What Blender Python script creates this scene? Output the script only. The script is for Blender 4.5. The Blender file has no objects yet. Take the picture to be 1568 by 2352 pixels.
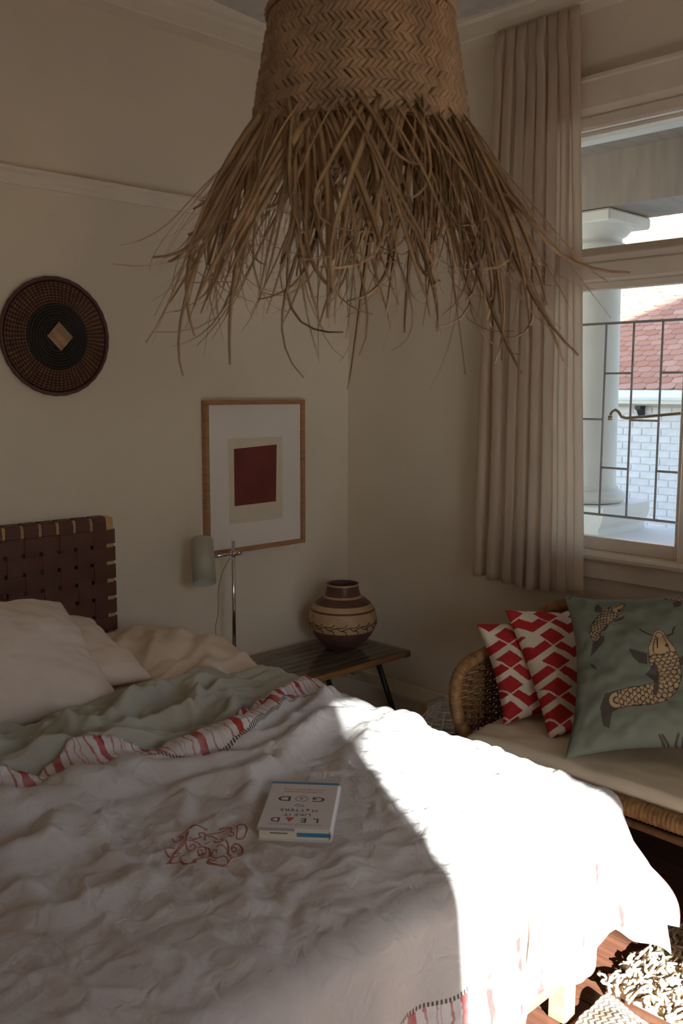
import bpy, math, random
import numpy as np
from mathutils import Vector, Matrix, noise

# ------------------------------------------------------------------ camera, sky, sun, exposure
SC = bpy.context.scene
COL = SC.collection
PI = math.pi
random.seed(7)
rng = np.random.default_rng(11)

CAM = Vector((-3.111, -3.15, 1.49))
YAW, PITCH, ROLL = math.radians(45.737), math.radians(7.386), math.radians(0.165)
FPX = 2135.0
fw = Vector((math.cos(YAW) * math.cos(PITCH), math.sin(YAW) * math.cos(PITCH), -math.sin(PITCH)))
rt = Vector((math.sin(YAW), -math.cos(YAW), 0))
up = rt.cross(fw)
rt2 = rt * math.cos(ROLL) + up * math.sin(ROLL)
up2 = up * math.cos(ROLL) - rt * math.sin(ROLL)
cd = bpy.data.cameras.new('camera')
cam = bpy.data.objects.new('camera', cd)
COL.objects.link(cam)
m = Matrix((rt2, up2, -fw)).transposed().to_4x4()
m.translation = CAM
cam.matrix_world = m
cd.sensor_fit = 'VERTICAL'
cd.sensor_height = 36.0
cd.lens = FPX * 36.0 / 2352.0
cd.clip_start = 0.05
cd.dof.use_dof = True
cd.dof.focus_distance = 3.3
cd.dof.aperture_fstop = 7.0
SC.camera = cam

SUN_EL = math.radians(25.0)
SUN_H = Vector((0.48, 0.877, 0)).normalized()          # horizontal travel direction of the sunlight
sun_dir = Vector((SUN_H.x * math.cos(SUN_EL), SUN_H.y * math.cos(SUN_EL), -math.sin(SUN_EL)))
sl = bpy.data.lights.new('sun', 'SUN')
sl.energy = 28.0
sl.color = (0.92, 0.985, 1.0)
sl.angle = math.radians(0.9)
so = bpy.data.objects.new('sun', sl)
so.rotation_euler = sun_dir.to_track_quat('-Z', 'Y').to_euler()
so.location = (-8, -14, 12)
COL.objects.link(so)

wd = bpy.data.worlds.new('sky')
SC.world = wd
wd.use_nodes = True
wn = wd.node_tree.nodes
wl = wd.node_tree.links
wn.clear()
wo = wn.new('ShaderNodeOutputWorld')
wb = wn.new('ShaderNodeBackground')
ws = wn.new('ShaderNodeTexSky')
ws.sky_type = 'NISHITA'
ws.sun_disc = False
ws.sun_elevation = SUN_EL
ws.sun_rotation = math.atan2(-SUN_H.x, -SUN_H.y)
ws.air_density = 1.0
ws.dust_density = 0.4
wb.inputs['Strength'].default_value = 0.45
wl.new(ws.outputs[0], wb.inputs['Color'])
wl.new(wb.outputs[0], wo.inputs[0])

SC.view_settings.view_transform = 'Standard'
SC.view_settings.look = 'None'
SC.view_settings.gamma = 1.0
SC.view_settings.use_curve_mapping = False
SC.view_settings.exposure = 0.80
SC.cycles.max_bounces = 14
SC.cycles.diffuse_bounces = 8
SC.cycles.transparent_max_bounces = 16
SC.cycles.sample_clamp_indirect = 8.0
SC.cycles.use_denoising = True


# ------------------------------------------------------------------ materials
def lin(r, g, b):
    return tuple(((c / 255) / 12.92 if c / 255 <= 0.04045 else ((c / 255 + 0.055) / 1.055) ** 2.4) for c in (r, g, b)) + (1.0,)


class NT:
    """tiny node helper"""
    def __init__(s, name):
        s.m = bpy.data.materials.new(name)
        s.m.use_nodes = True
        s.t = s.m.node_tree
        s.n = s.t.nodes
        s.bsdf = s.n['Principled BSDF']
        s.out = s.n['Material Output']

    def link(s, a, b):
        s.t.links.new(a, b)

    def setin(s, sock, v):
        if hasattr(v, 'is_output'):
            s.link(v, sock)
        else:
            sock.default_value = v

    def math(s, op, a, b=0.0, c=None, clamp=False):
        n = s.n.new('ShaderNodeMath')
        n.operation = op
        n.use_clamp = clamp
        s.setin(n.inputs[0], a)
        s.setin(n.inputs[1], b)
        if c is not None:
            s.setin(n.inputs[2], c)
        return n.outputs[0]

    def coord(s, which='Object'):
        return s.n.new('ShaderNodeTexCoord').outputs[which]

    def uv(s, name):
        n = s.n.new('ShaderNodeUVMap')
        n.uv_map = name
        return n.outputs[0]

    def attr(s, name):
        n = s.n.new('ShaderNodeAttribute')
        n.attribute_name = name
        return n

    def sep(s, v):
        n = s.n.new('ShaderNodeSeparateXYZ')
        s.link(v, n.inputs[0])
        return n.outputs

    def mapping(s, v, scale=(1, 1, 1)):
        n = s.n.new('ShaderNodeMapping')
        s.link(v, n.inputs['Vector'])
        n.inputs['Scale'].default_value = scale
        return n.outputs[0]

    def noise(s, v, scale, detail=3.0, rough=0.55, dist=0.0):
        n = s.n.new('ShaderNodeTexNoise')
        if v is not None:
            s.link(v, n.inputs['Vector'])
        n.inputs['Scale'].default_value = scale
        n.inputs['Detail'].default_value = detail
        n.inputs['Roughness'].default_value = rough
        n.inputs['Distortion'].default_value = dist
        return n.outputs['Fac']

    def ramp(s, fac, stops, interp='LINEAR'):
        n = s.n.new('ShaderNodeValToRGB')
        cr = n.color_ramp
        cr.interpolation = interp
        while len(cr.elements) < len(stops):
            cr.elements.new(0.5)
        for e, (p, c) in zip(cr.elements, stops):
            e.position = p
            e.color = c if len(c) == 4 else tuple(c) + (1,)
        s.setin(n.inputs[0], fac)
        return n.outputs[0]

    def mix(s, fac, a, b, mode='MIX'):
        n = s.n.new('ShaderNodeMix')
        n.data_type = 'RGBA'
        n.blend_type = mode
        s.setin(n.inputs[0], fac)
        s.setin(n.inputs[6], a)
        s.setin(n.inputs[7], b)
        return n.outputs[2]

    def bump(s, h, strength=0.3, dist=0.01):
        n = s.n.new('ShaderNodeBump')
        n.inputs['Strength'].default_value = strength
        n.inputs['Distance'].default_value = dist
        s.link(h, n.inputs['Height'])
        s.link(n.outputs[0], s.bsdf.inputs['Normal'])
        return n

    def rand(s):
        return s.n.new('ShaderNodeObjectInfo').outputs['Random']

    def base(s, col, rough=0.6, metal=0.0, spec=0.4):
        s.setin(s.bsdf.inputs['Base Color'], col)
        s.setin(s.bsdf.inputs['Roughness'], rough)
        s.bsdf.inputs['Metallic'].default_value = metal
        s.bsdf.inputs['Specular IOR Level'].default_value = spec
        return s


MATS = {}


def simple(name, col, rough=0.6, var=0.08, vscale=6.0, bump=0.0, bscale=60.0, bdist=0.003, metal=0.0, spec=0.35, stretch=None, rnd=0.0):
    t = NT(name)
    v = t.coord()
    if stretch:
        v = t.mapping(v, stretch)
    lo = tuple(max(0, c * (1 - var)) for c in col[:3]) + (1,)
    hi = tuple(min(1, c * (1 + var)) for c in col[:3]) + (1,)
    c = t.ramp(t.noise(v, vscale, 4), [(0.3, lo), (0.7, hi)])
    if rnd:
        c = t.mix(t.math('MULTIPLY', t.rand(), rnd), c, tuple(x * 0.25 for x in col[:3]) + (1,))
    t.base(c, rough, metal, spec)
    if bump:
        t.bump(t.noise(v, bscale, 3), bump, bdist)
    MATS[name] = t.m
    return t.m


simple('wall_paint', (0.77, 0.70, 0.58, 1), 0.75, 0.035, 2.2, 0.15, 90, 0.002)
simple('trim_paint', (0.80, 0.74, 0.64, 1), 0.45, 0.04, 5, 0.08, 60, 0.002)
simple('window_paint', (0.80, 0.73, 0.64, 1), 0.4, 0.05, 8, 0.08, 60, 0.002)
simple('ceiling_paint', (0.82, 0.77, 0.68, 1), 0.8, 0.03, 2)
simple('dark_floor', (0.11, 0.045, 0.026, 1), 0.38, 0.3, 9, 0.1, 40, 0.002, stretch=(6, 0.5, 1), rnd=0.35)
simple('subfloor', (0.05, 0.025, 0.015, 1), 0.7)
simple('oak', (0.40, 0.22, 0.11, 1), 0.45, 0.22, 10, 0.1, 40, 0.001, stretch=(1, 1, 9))
simple('oak_h', (0.42, 0.23, 0.10, 1), 0.45, 0.22, 10, 0.1, 40, 0.001, stretch=(9, 1, 1))
simple('pale_ply', (0.62, 0.40, 0.19, 1), 0.5, 0.25, 30, stretch=(1, 1, 8))
simple('leather', (0.135, 0.060, 0.046, 1), 0.5, 0.22, 8, 0.25, 160, 0.0015, rnd=0.25)
simple('linen_cream', (0.74, 0.66, 0.56, 1), 0.85, 0.05, 7, 0.2, 500, 0.0006, spec=0.15)
simple('pillow_cotton', (0.72, 0.60, 0.50, 1), 0.85, 0.04, 5, 0.15, 500, 0.0005, spec=0.15)
simple('sheet_cotton', (0.72, 0.61, 0.49, 1), 0.85, 0.04, 5, 0.15, 500, 0.0005, spec=0.15)
simple('blanket_grey', (0.43, 0.42, 0.34, 1), 0.8, 0.06, 6, 0.25, 420, 0.0007, spec=0.2)
simple('seat_cotton', (0.78, 0.69, 0.53, 1), 0.85, 0.05, 8, 0.15, 400, 0.0006, spec=0.15)
simple('mattress_cloth', (0.70, 0.62, 0.52, 1), 0.9, 0.04, 5)
simple('wicker', (0.34, 0.185, 0.08, 1), 0.55, 0.35, 45, 0.2, 120, 0.001)
simple('wicker_dark', (0.20, 0.105, 0.05, 1), 0.6, 0.35, 45)
simple('rattan_pole', (0.22, 0.11, 0.05, 1), 0.45, 0.3, 20)
simple('seagrass', (0.27, 0.15, 0.065, 1), 0.75, 0.45, 60, 0.6, 180, 0.003)
simple('straw', (0.47, 0.31, 0.17, 1), 0.5, 0.3, 14, 0.1, 60, 0.001, spec=0.4, rnd=0.45)
simple('straw_body', (0.42, 0.29, 0.185, 1), 0.6, 0.28, 18)
simple('straw_dark', (0.20, 0.11, 0.05, 1), 0.7, 0.3, 18)
simple('chrome', (0.72, 0.70, 0.72, 1), 0.12, 0.02, 5, metal=1.0)
simple('lamp_enamel', (0.40, 0.385, 0.31, 1), 0.35, 0.05, 6)
simple('lamp_inside', (0.62, 0.62, 0.55, 1), 0.4, 0.03, 6)
simple('black_metal', (0.018, 0.018, 0.018, 1), 0.4, 0.1, 8)
simple('grey_cord', (0.30, 0.28, 0.24, 1), 0.5, 0.05, 6)
simple('brown_plastic', (0.12, 0.08, 0.05, 1), 0.4, 0.1, 6)
simple('dark_wood', (0.19, 0.145, 0.10, 1), 0.45, 0.35, 14, 0.1, 40, 0.001, stretch=(0.6, 8, 8), rnd=0.3)
simple('rail_wood', (0.36, 0.19, 0.075, 1), 0.4, 0.25, 14, stretch=(0.6, 8, 8))
simple('mount_white', (0.84, 0.80, 0.76, 1), 0.8, 0.02, 4)
simple('print_paper', (0.74, 0.67, 0.54, 1), 0.8, 0.03, 10)
simple('print_red', (0.19, 0.045, 0.04, 1), 0.8, 0.12, 7)
simple('vase_brown', (0.115, 0.054, 0.043, 1), 0.4, 0.18, 14, 0.15, 70, 0.001)
simple('vase_cream', (0.50, 0.335, 0.185, 1), 0.6, 0.12, 18, 0.2, 90, 0.001)
simple('vase_line', (0.06, 0.028, 0.022, 1), 0.5, 0.1, 10)
simple('red_thread', (0.36, 0.115, 0.09, 1), 0.7, 0.2, 60)
simple('box_paint', (0.62, 0.54, 0.42, 1), 0.55, 0.05, 6)
simple('white_wire', (0.80, 0.78, 0.74, 1), 0.35, 0.03, 6)
simple('book_white', (0.66, 0.61, 0.57, 1), 0.35, 0.02, 6)
simple('book_pages', (0.66, 0.61, 0.46, 1), 0.8, 0.12, 120, stretch=(1, 1, 30))
simple('book_blue', (0.055, 0.20, 0.36, 1), 0.35, 0.04, 6)
simple('ink_black', (0.03, 0.028, 0.028, 1), 0.5, 0.05, 6)
simple('ink_red', (0.45, 0.07, 0.045, 1), 0.5, 0.05, 6)
simple('ink_blue', (0.16, 0.28, 0.36, 1), 0.5, 0.05, 6)
simple('ink_grey', (0.33, 0.31, 0.30, 1), 0.5, 0.05, 6)
simple('plaster_white', (0.80, 0.78, 0.74, 1), 0.7, 0.05, 5, 0.2, 50, 0.004)
simple('brick_white', (0.68, 0.65, 0.64, 1), 0.8, 0.07, 9, 0.5, 40, 0.006, rnd=0.10)
simple('mortar', (0.60, 0.58, 0.57, 1), 0.9, 0.1, 20)
simple('gutter_white', (0.80, 0.82, 0.84, 1), 0.4, 0.03, 6)
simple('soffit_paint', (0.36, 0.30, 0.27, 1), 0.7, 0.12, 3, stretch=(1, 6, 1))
simple('grille_steel', (0.42, 0.40, 0.39, 1), 0.45, 0.12, 20)
simple('brass', (0.50, 0.38, 0.24, 1), 0.3, 0.1, 10, metal=0.9)
simple('shade_stone', (0.30, 0.27, 0.23, 1), 0.85, 0.2, 2)
simple('garden_ground', (0.30, 0.27, 0.20, 1), 0.9, 0.2, 3)
simple('leaf_green', (0.06, 0.11, 0.03, 1), 0.5, 0.3, 5)
simple('wool_cream', (0.50, 0.38, 0.26, 1), 0.9, 0.12, 20, 0.5, 300, 0.003)
simple('rug_base', (0.40, 0.30, 0.20, 1), 0.95, 0.3, 40)

t = NT('roof_tile')
v = t.coord()
c = t.ramp(t.rand(), [(0.0, (0.40, 0.145, 0.078, 1)), (0.5, (0.48, 0.205, 0.115, 1)), (1.0, (0.56, 0.28, 0.18, 1))])
c = t.mix(t.math('MULTIPLY', t.noise(v, 14, 4), 0.3), c, (0.60, 0.40, 0.34, 1))
t.base(c, 0.8)
t.bump(t.noise(v, 60, 3), 0.3, 0.004)
MATS['roof_tile'] = t.m

t = NT('glass')
g = t.n.new('ShaderNodeBsdfGlossy')
g.inputs['Roughness'].default_value = 0.02
tr = t.n.new('ShaderNodeBsdfTransparent')
tr.inputs['Color'].default_value = (0.97, 0.98, 0.98, 1)
fr = t.n.new('ShaderNodeFresnel')
fr.inputs['IOR'].default_value = 1.35
mx = t.n.new('ShaderNodeMixShader')
front_only = t.math('SUBTRACT', 1.0, t.n.new('ShaderNodeNewGeometry').outputs['Backfacing'])
t.link(t.math('MULTIPLY', fr.outputs[0], front_only), mx.inputs[0])
t.link(tr.outputs[0], mx.inputs[1])
t.link(g.outputs[0], mx.inputs[2])
t.link(mx.outputs[0], t.out.inputs['Surface'])
MATS['glass'] = t.m
g2 = t.m.copy()
g2.name = 'table_glass'
for n_ in g2.node_tree.nodes:
    if n_.type == 'FRESNEL':
        n_.inputs['IOR'].default_value = 1.55
MATS['table_glass'] = g2


def translucent_cloth(name, col, amount, weave=700, var=0.05):
    t = NT(name)
    v = t.coord()
    lo = tuple(x * (1 - var) for x in col[:3]) + (1,)
    c = t.ramp(t.noise(t.mapping(v, (1, 1, 0.15)), 14, 3), [(0.3, lo), (0.7, col)])
    t.base(c, 0.85, 0, 0.15)
    tl = t.n.new('ShaderNodeBsdfTranslucent')
    t.link(c, tl.inputs['Color'])
    mx = t.n.new('ShaderNodeMixShader')
    mx.inputs[0].default_value = amount
    t.link(t.bsdf.outputs[0], mx.inputs[1])
    t.link(tl.outputs[0], mx.inputs[2])
    t.link(mx.outputs[0], t.out.inputs['Surface'])
    t.bump(t.noise(v, weave, 2), 0.2, 0.0008)
    MATS[name] = t.m


translucent_cloth('curtain_linen', (0.84, 0.75, 0.65, 1), 0.58)
translucent_cloth('drape_heavy', (0.50, 0.43, 0.34, 1), 0.05)

# bedspread: off-white linen, red striped border bands at both ends, ladder hem stitch
t = NT('bedspread_linen')
uvh = t.sep(t.uv('head'))     # x along the bed width (m), y distance from the head hem (m)
uvf = t.sep(t.uv('foot'))     # x along the bed width (m), y distance from the foot hem (m)
ob = t.coord()
lin_c = t.ramp(t.noise(ob, 5, 4), [(0.3, (0.55, 0.51, 0.475, 1)), (0.7, (0.61, 0.57, 0.535, 1))])
white_band = (0.66, 0.62, 0.59, 1)
red = (0.42, 0.05, 0.045, 1)
col = lin_c
for (uvx, width) in ((uvh, 0.085), (uvf, 0.19)):
    wob = t.math('SUBTRACT', t.noise(ob, 34, 2), 0.5)
    xs = t.math('ADD', uvx[0], t.math('MULTIPLY', wob, 0.020))
    f = t.math('FRACT', t.math('DIVIDE', t.math('ADD', xs, 10.0), 0.098))
    st = t.ramp(f, [(0.0, (1, 1, 1)), (0.20, (0, 0, 0)), (0.36, (0.75,) * 3), (0.40, (0, 0, 0)), (0.56, (0.6,) * 3), (0.585, (0, 0, 0)), (0.64, (0.5,) * 3), (0.66, (0, 0, 0)), (0.82, (0.8,) * 3), (0.86, (0, 0, 0))], 'CONSTANT')
    fade = t.ramp(t.noise(ob, 16, 2), [(0.25, (0.55,) * 3), (0.6, (1,) * 3)])
    band = t.mix(t.math('MULTIPLY', st, fade), white_band, red)
    inside = t.math('LESS_THAN', uvx[1], width)
    col = t.mix(inside, col, band)
    # ladder stitch
    d = t.math('ABSOLUTE', t.math('SUBTRACT', uvx[1], width + 0.004))
    on = t.math('LESS_THAN', d, 0.0045)
    tick = t.math('LESS_THAN', t.math('FRACT', t.math('DIVIDE', t.math('ADD', uvx[0], 10.0), 0.0075)), 0.5)
    col = t.mix(t.math('MULTIPLY', on, tick), col, (0.10, 0.075, 0.05, 1))
t.base(col, 0.85, 0, 0.15)
cre = t.math('MULTIPLY', t.math('ABSOLUTE', t.math('SUBTRACT', t.noise(ob, 17, 3, 0.5, 0.8), 0.5)), -2.2)
hb_ = t.math('ADD', t.math('ADD', cre, t.math('MULTIPLY', t.noise(ob, 30, 5, 0.6, 0.6), 0.7)), t.math('MULTIPLY', t.noise(ob, 420, 2), 0.08))
t.bump(hb_, 0.55, 0.010)
MATS['bedspread_linen'] = t.m

# printed cushions read a colour attribute laid on their dense meshes
t = NT('cushion_print')
a = t.attr('print')
t.base(a.outputs['Color'], 0.85, 0, 0.15)
t.bump(t.noise(t.coord(), 380, 2), 0.2, 0.0006)
MATS['cushion_print'] = t.m

# coiled wall basket
t = NT('basket_coil')
o = t.sep(t.coord())
rad = t.math('SQRT', t.math('ADD', t.math('MULTIPLY', o[0], o[0]), t.math('MULTIPLY', o[2], o[2])))
ang = t.math('ARCTAN2', o[2], o[0])
zz = t.math('PINGPONG', t.math('MULTIPLY', rad, 300.0), 1.0)
nz = t.math('MULTIPLY', t.noise(t.coord(), 20, 2), 0.7)
f = t.math('FRACT', t.math('ADD', t.math('ADD', t.math('MULTIPLY', ang, 68 / (2 * PI)), t.math('MULTIPLY', zz, 0.28)), nz))
stripe = t.math('LESS_THAN', f, 0.44)
ring = t.math('MULTIPLY', t.math('GREATER_THAN', rad, 0.117), t.math('LESS_THAN', rad, 0.192))
tan_ = t.ramp(t.noise(t.coord(), 30, 3), [(0.3, (0.13, 0.062, 0.04, 1)), (0.7, (0.27, 0.13, 0.06, 1))])
dark = t.mix(t.math('LESS_THAN', rad, 0.117), (0.055, 0.024, 0.020, 1), (0.026, 0.022, 0.018, 1))
t.base(t.mix(t.math('MULTIPLY', stripe, ring), dark, tan_), 0.6)
t.bump(t.noise(t.coord(), 160, 2), 0.5, 0.003)
MATS['basket_coil'] = t.m

# zigzag woven throw
t = NT('zigzag_wool')
o = t.sep(t.uv('flat'))
zz = t.math('MULTIPLY', t.math('PINGPONG', t.math('MULTIPLY', o[0], 1.0), 0.014), 0.8)
f = t.math('FRACT', t.math('DIVIDE', t.math('ADD', t.math('ADD', o[1], zz), 10.0), 0.020))
c = t.mix(t.math('LESS_THAN', f, 0.42), (0.66, 0.56, 0.45, 1), (0.14, 0.105, 0.075, 1))
t.base(c, 0.95, 0, 0.1)
t.bump(t.noise(t.coord(), 200, 2), 0.6, 0.004)
MATS['zigzag_wool'] = t.m


# ------------------------------------------------------------------ mesh helpers
class MB:
    def __init__(s):
        s.v, s.f, s.mi = [], [], []

    def add(s, verts, faces, mi=0):
        k = len(s.v)
        s.v.extend([tuple(map(float, p)) for p in verts])
        s.f.extend([tuple(i + k for i in f) for f in faces])
        s.mi.extend([mi] * len(faces))
        return s

    def box(s, lo, hi, mi=0, bevel=0.0):
        x0, y0, z0 = lo
        x1, y1, z1 = hi
        if bevel <= 0:
            vs = [(x0, y0, z0), (x1, y0, z0), (x1, y1, z0), (x0, y1, z0), (x0, y0, z1), (x1, y0, z1), (x1, y1, z1), (x0, y1, z1)]
            fs = [(0, 3, 2, 1), (4, 5, 6, 7), (0, 1, 5, 4), (1, 2, 6, 5), (2, 3, 7, 6), (3, 0, 4, 7)]
            return s.add(vs, fs, mi)
        b = min(bevel, (x1 - x0) / 2.01, (y1 - y0) / 2.01, (z1 - z0) / 2.01)
        # three nested rings top and bottom: chamfered box (convex hull of 24 points, built by hand)
        vs, idx = [], {}
        for sx_ in (0, 1):
            for sy_ in (0, 1):
                for sz_ in (0, 1):
                    cx, cy, cz = (x0, x1)[sx_], (y0, y1)[sy_], (z0, z1)[sz_]
                    ix, iy, iz = (1 - 2 * sx_) * b, (1 - 2 * sy_) * b, (1 - 2 * sz_) * b
                    for ax, p in (('x', (cx, cy + iy, cz + iz)), ('y', (cx + ix, cy, cz + iz)), ('z', (cx + ix, cy + iy, cz))):
                        idx[(sx_, sy_, sz_, ax)] = len(vs)
                        vs.append(p)
        I = lambda a, b_, c, ax: idx[(a, b_, c, ax)]
        fs = []
        for q in (0, 1):
            fs.append([I(q, 0, 0, 'x'), I(q, 1, 0, 'x'), I(q, 1, 1, 'x'), I(q, 0, 1, 'x')][::(1 if q else -1)])
            fs.append([I(0, q, 0, 'y'), I(1, q, 0, 'y'), I(1, q, 1, 'y'), I(0, q, 1, 'y')][::(-1 if q else 1)])
            fs.append([I(0, 0, q, 'z'), I(1, 0, q, 'z'), I(1, 1, q, 'z'), I(0, 1, q, 'z')][::(1 if q else -1)])
        for a in (0, 1):
            for c in (0, 1):
                fs.append([I(a, c, 0, 'x'), I(a, c, 1, 'x'), I(a, c, 1, 'y'), I(a, c, 0, 'y')])
                fs.append([I(a, 0, c, 'x'), I(a, 1, c, 'x'), I(a, 1, c, 'z'), I(a, 0, c, 'z')])
                fs.append([I(0, a, c, 'y'), I(1, a, c, 'y'), I(1, a, c, 'z'), I(0, a, c, 'z')])
                for d in (0, 1):
                    fs.append([I(a, c, d, 'x'), I(a, c, d, 'y'), I(a, c, d, 'z')])
        # orient outwards
        cen = Vector(((x0 + x1) / 2, (y0 + y1) / 2, (z0 + z1) / 2))
        out = []
        for f in fs:
            P = [Vector(vs[i]) for i in f]
            n = (P[1] - P[0]).cross(P[2] - P[0])
            mid = sum(P, Vector()) / len(P)
            out.append(tuple(f) if n.dot(mid - cen) > 0 else tuple(f[::-1]))
        return s.add(vs, out, mi)

    def tube(s, pts, r, n=8, closed=False, caps=True, mi=0):
        P = np.array([tuple(p) for p in pts], float)
        k = len(P)
        R = np.full(k, r, float) if np.isscalar(r) else np.array(r, float)
        T = np.roll(P, -1, 0) - np.roll(P, 1, 0)
        if not closed:
            T[0], T[-1] = P[1] - P[0], P[-1] - P[-2]
        T /= (np.linalg.norm(T, axis=1, keepdims=True) + 1e-12)
        a = np.array((0, 0, 1.0)) if abs(T[0][2]) < 0.9 else np.array((1.0, 0, 0))
        N = np.cross(T[0], a)
        N /= np.linalg.norm(N)
        th = np.arange(n) * 2 * PI / n
        vs = []
        for i in range(k):
            N = N - T[i] * (N @ T[i])
            N /= (np.linalg.norm(N) + 1e-12)
            B = np.cross(T[i], N)
            vs.append(P[i] + R[i] * (np.cos(th)[:, None] * N + np.sin(th)[:, None] * B))
        vs = np.concatenate(vs)
        fs = []
        for i in range(k if closed else k - 1):
            i2 = (i + 1) % k
            for j in range(n):
                j2 = (j + 1) % n
                fs.append((i * n + j, i * n + j2, i2 * n + j2, i2 * n + j))
        if caps and not closed:
            fs.append(tuple(range(n))[::-1])
            fs.append(tuple((k - 1) * n + j for j in range(n)))
        return s.add(vs, fs, mi)

    def lathe(s, prof, n=48, origin=(0, 0, 0), mis=None, cap0=False, cap1=False):
        ox, oy, oz = origin
        k0 = len(s.v)
        for (r, z) in prof:
            for j in range(n):
                a = 2 * PI * j / n
                s.v.append((ox + r * math.cos(a), oy + r * math.sin(a), oz + z))
        for i in range(len(prof) - 1):
            for j in range(n):
                j2 = (j + 1) % n
                s.f.append((k0 + i * n + j, k0 + i * n + j2, k0 + (i + 1) * n + j2, k0 + (i + 1) * n + j))
                s.mi.append(mis[i] if mis else 0)
        if cap0:
            s.f.append(tuple(k0 + j for j in range(n))[::-1])
            s.mi.append(mis[0] if mis else 0)
        if cap1:
            s.f.append(tuple(k0 + (len(prof) - 1) * n + j for j in range(n)))
            s.mi.append(mis[-1] if mis else 0)
        return s

    def prism(s, poly, z0, z1, axes=((1, 0, 0), (0, 1, 0), (0, 0, 1)), origin=(0, 0, 0), mi=0):
        A = [np.array(a, float) for a in axes]
        o = np.array(origin, float)
        n = len(poly)
        vs = [o + A[0] * p[0] + A[1] * p[1] + A[2] * z0 for p in poly] + [o + A[0] * p[0] + A[1] * p[1] + A[2] * z1 for p in poly]
        fs = [tuple(range(n))[::-1], tuple(range(n, 2 * n))] + [(i, (i + 1) % n, n + (i + 1) % n, n + i) for i in range(n)]
        return s.add(vs, fs, mi)

    def mesh(s, name):
        me = bpy.data.meshes.new(name)
        me.from_pydata(s.v, [], s.f)
        if any(s.mi):
            me.polygons.foreach_set('material_index', s.mi)
        me.update()
        return me

    def build(s, name, mat, parent=None, smooth=False, **kw):
        return obj(name, s.mesh(name), mat, parent, smooth, **kw)


def obj(name, me, mat=None, parent=None, smooth=False, **kw):
    for mm in ([mat] if isinstance(mat, str) else (mat or [])):
        if len(me.materials) < (1 if isinstance(mat, str) else len(mat)):
            me.materials.append(MATS[mm])
    if smooth:
        me.shade_smooth()
    o = bpy.data.objects.new(name, me)
    COL.objects.link(o)
    if parent is not None:
        o.parent = parent
    for k, v in kw.items():
        o[k] = v
    return o


def tag(o, label=None, category=None, group=None, kind=None):
    for k, v in (('label', label), ('category', category), ('group', group), ('kind', kind)):
        if v:
            o[k] = v
    return o


def thing(name, label, category, loc=(0, 0, 0), group=None, kind=None):
    o = bpy.data.objects.new(name, None)
    o.empty_display_size = 0.1
    COL.objects.link(o)
    o.location = loc
    return tag(o, label, category, group, kind)


def grid_mesh(name, P, uvs=None, colors=None, closed_u=False):
    """P: (ny,nx,3) array"""
    ny, nx = P.shape[:2]
    idx = np.arange(nx * ny).reshape(ny, nx)
    q = np.stack([idx[:-1, :-1], idx[:-1, 1:], idx[1:, 1:], idx[1:, :-1]], -1).reshape(-1, 4)
    me = bpy.data.meshes.new(name)
    me.from_pydata(P.reshape(-1, 3).tolist(), [], q.tolist())
    if uvs:
        lv = np.empty(len(me.loops), int)
        me.loops.foreach_get('vertex_index', lv)
        for nm, U in uvs.items():
            l = me.uv_layers.new(name=nm)
            l.data.foreach_set('uv', U.reshape(-1, 2)[lv].astype(np.float32).ravel())
    me.update()
    return me


def solidify(o, th, offset=0.0):
    md = o.modifiers.new('thickness', 'SOLIDIFY')
    md.thickness = th
    md.offset = offset
    return o


def subsurf(o, lv=1):
    md = o.modifiers.new('smooth', 'SUBSURF')
    md.levels = lv
    md.render_levels = lv
    return o


def fbm(x, y, z=0.0, oct_=3):
    return noise.fractal(Vector((x, y, z)), 1.0, 2.0, oct_)


def smooth01(x):
    x = np.clip(x, 0, 1)
    return x * x * (3 - 2 * x)


# ------------------------------------------------------------------ the room
HZ = 3.02                      # ceiling
XL, YB = -4.7, -4.6            # far side walls (behind the camera)
WY0, WY1 = -1.02, -2.46        # window opening along the right wall
WZ0, WZ1 = 0.88, 2.47
TH = 0.24                      # wall thickness

fl = MB().box((XL - .2, YB - .2, -0.12), (0.2, 0.2, -0.021)).build('floor', 'subfloor', kind='structure')
pm_ = MB().box((-0.0485, YB, -0.02), (0.0485, 0, 0.0), bevel=0.0015).mesh('plank')
for i in range(47):
    o = obj('plank', pm_, 'dark_floor', fl)
    o.location = (-0.05 - 0.1 * i, 0, 0)

MB().box((XL - TH, 0, -0.1), (TH, TH, HZ + .1)).build('wall_left', 'wall_paint', kind='structure')
wr = MB()
wr.box((0, WY0, -0.1), (TH, 0, HZ + .1))
wr.box((0, YB, -0.1), (TH, WY1, HZ + .1))
wr.box((0, WY1, -0.1), (TH, WY0, WZ0))
wr.box((0, WY1, WZ1), (TH, WY0, HZ + .1))
wr.build('wall_right', 'wall_paint', kind='structure')
# wall behind the camera with an invented door opening for the sun patch
DX0, DX1, DZ = -3.29, -0.9, 2.46
wbk = MB()
wbk.box((XL - TH, YB - TH, -0.1), (DX0, YB, HZ + .1))
wbk.box((DX1, YB - TH, -0.1), (TH, YB, HZ + .1))
wbk.box((DX0, YB - TH, DZ), (DX1, YB, HZ + .1))
wbk.build('wall_back', 'wall_paint', kind='structure')
MB().box((XL - TH, YB - TH, -0.1), (XL, TH, HZ + .1)).build('wall_side', 'wall_paint', kind='structure')
MB().box((XL - .2, YB - .2, HZ), (0.2, 0.2, HZ + 0.12)).build('ceiling', 'ceiling_paint', kind='structure')

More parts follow.
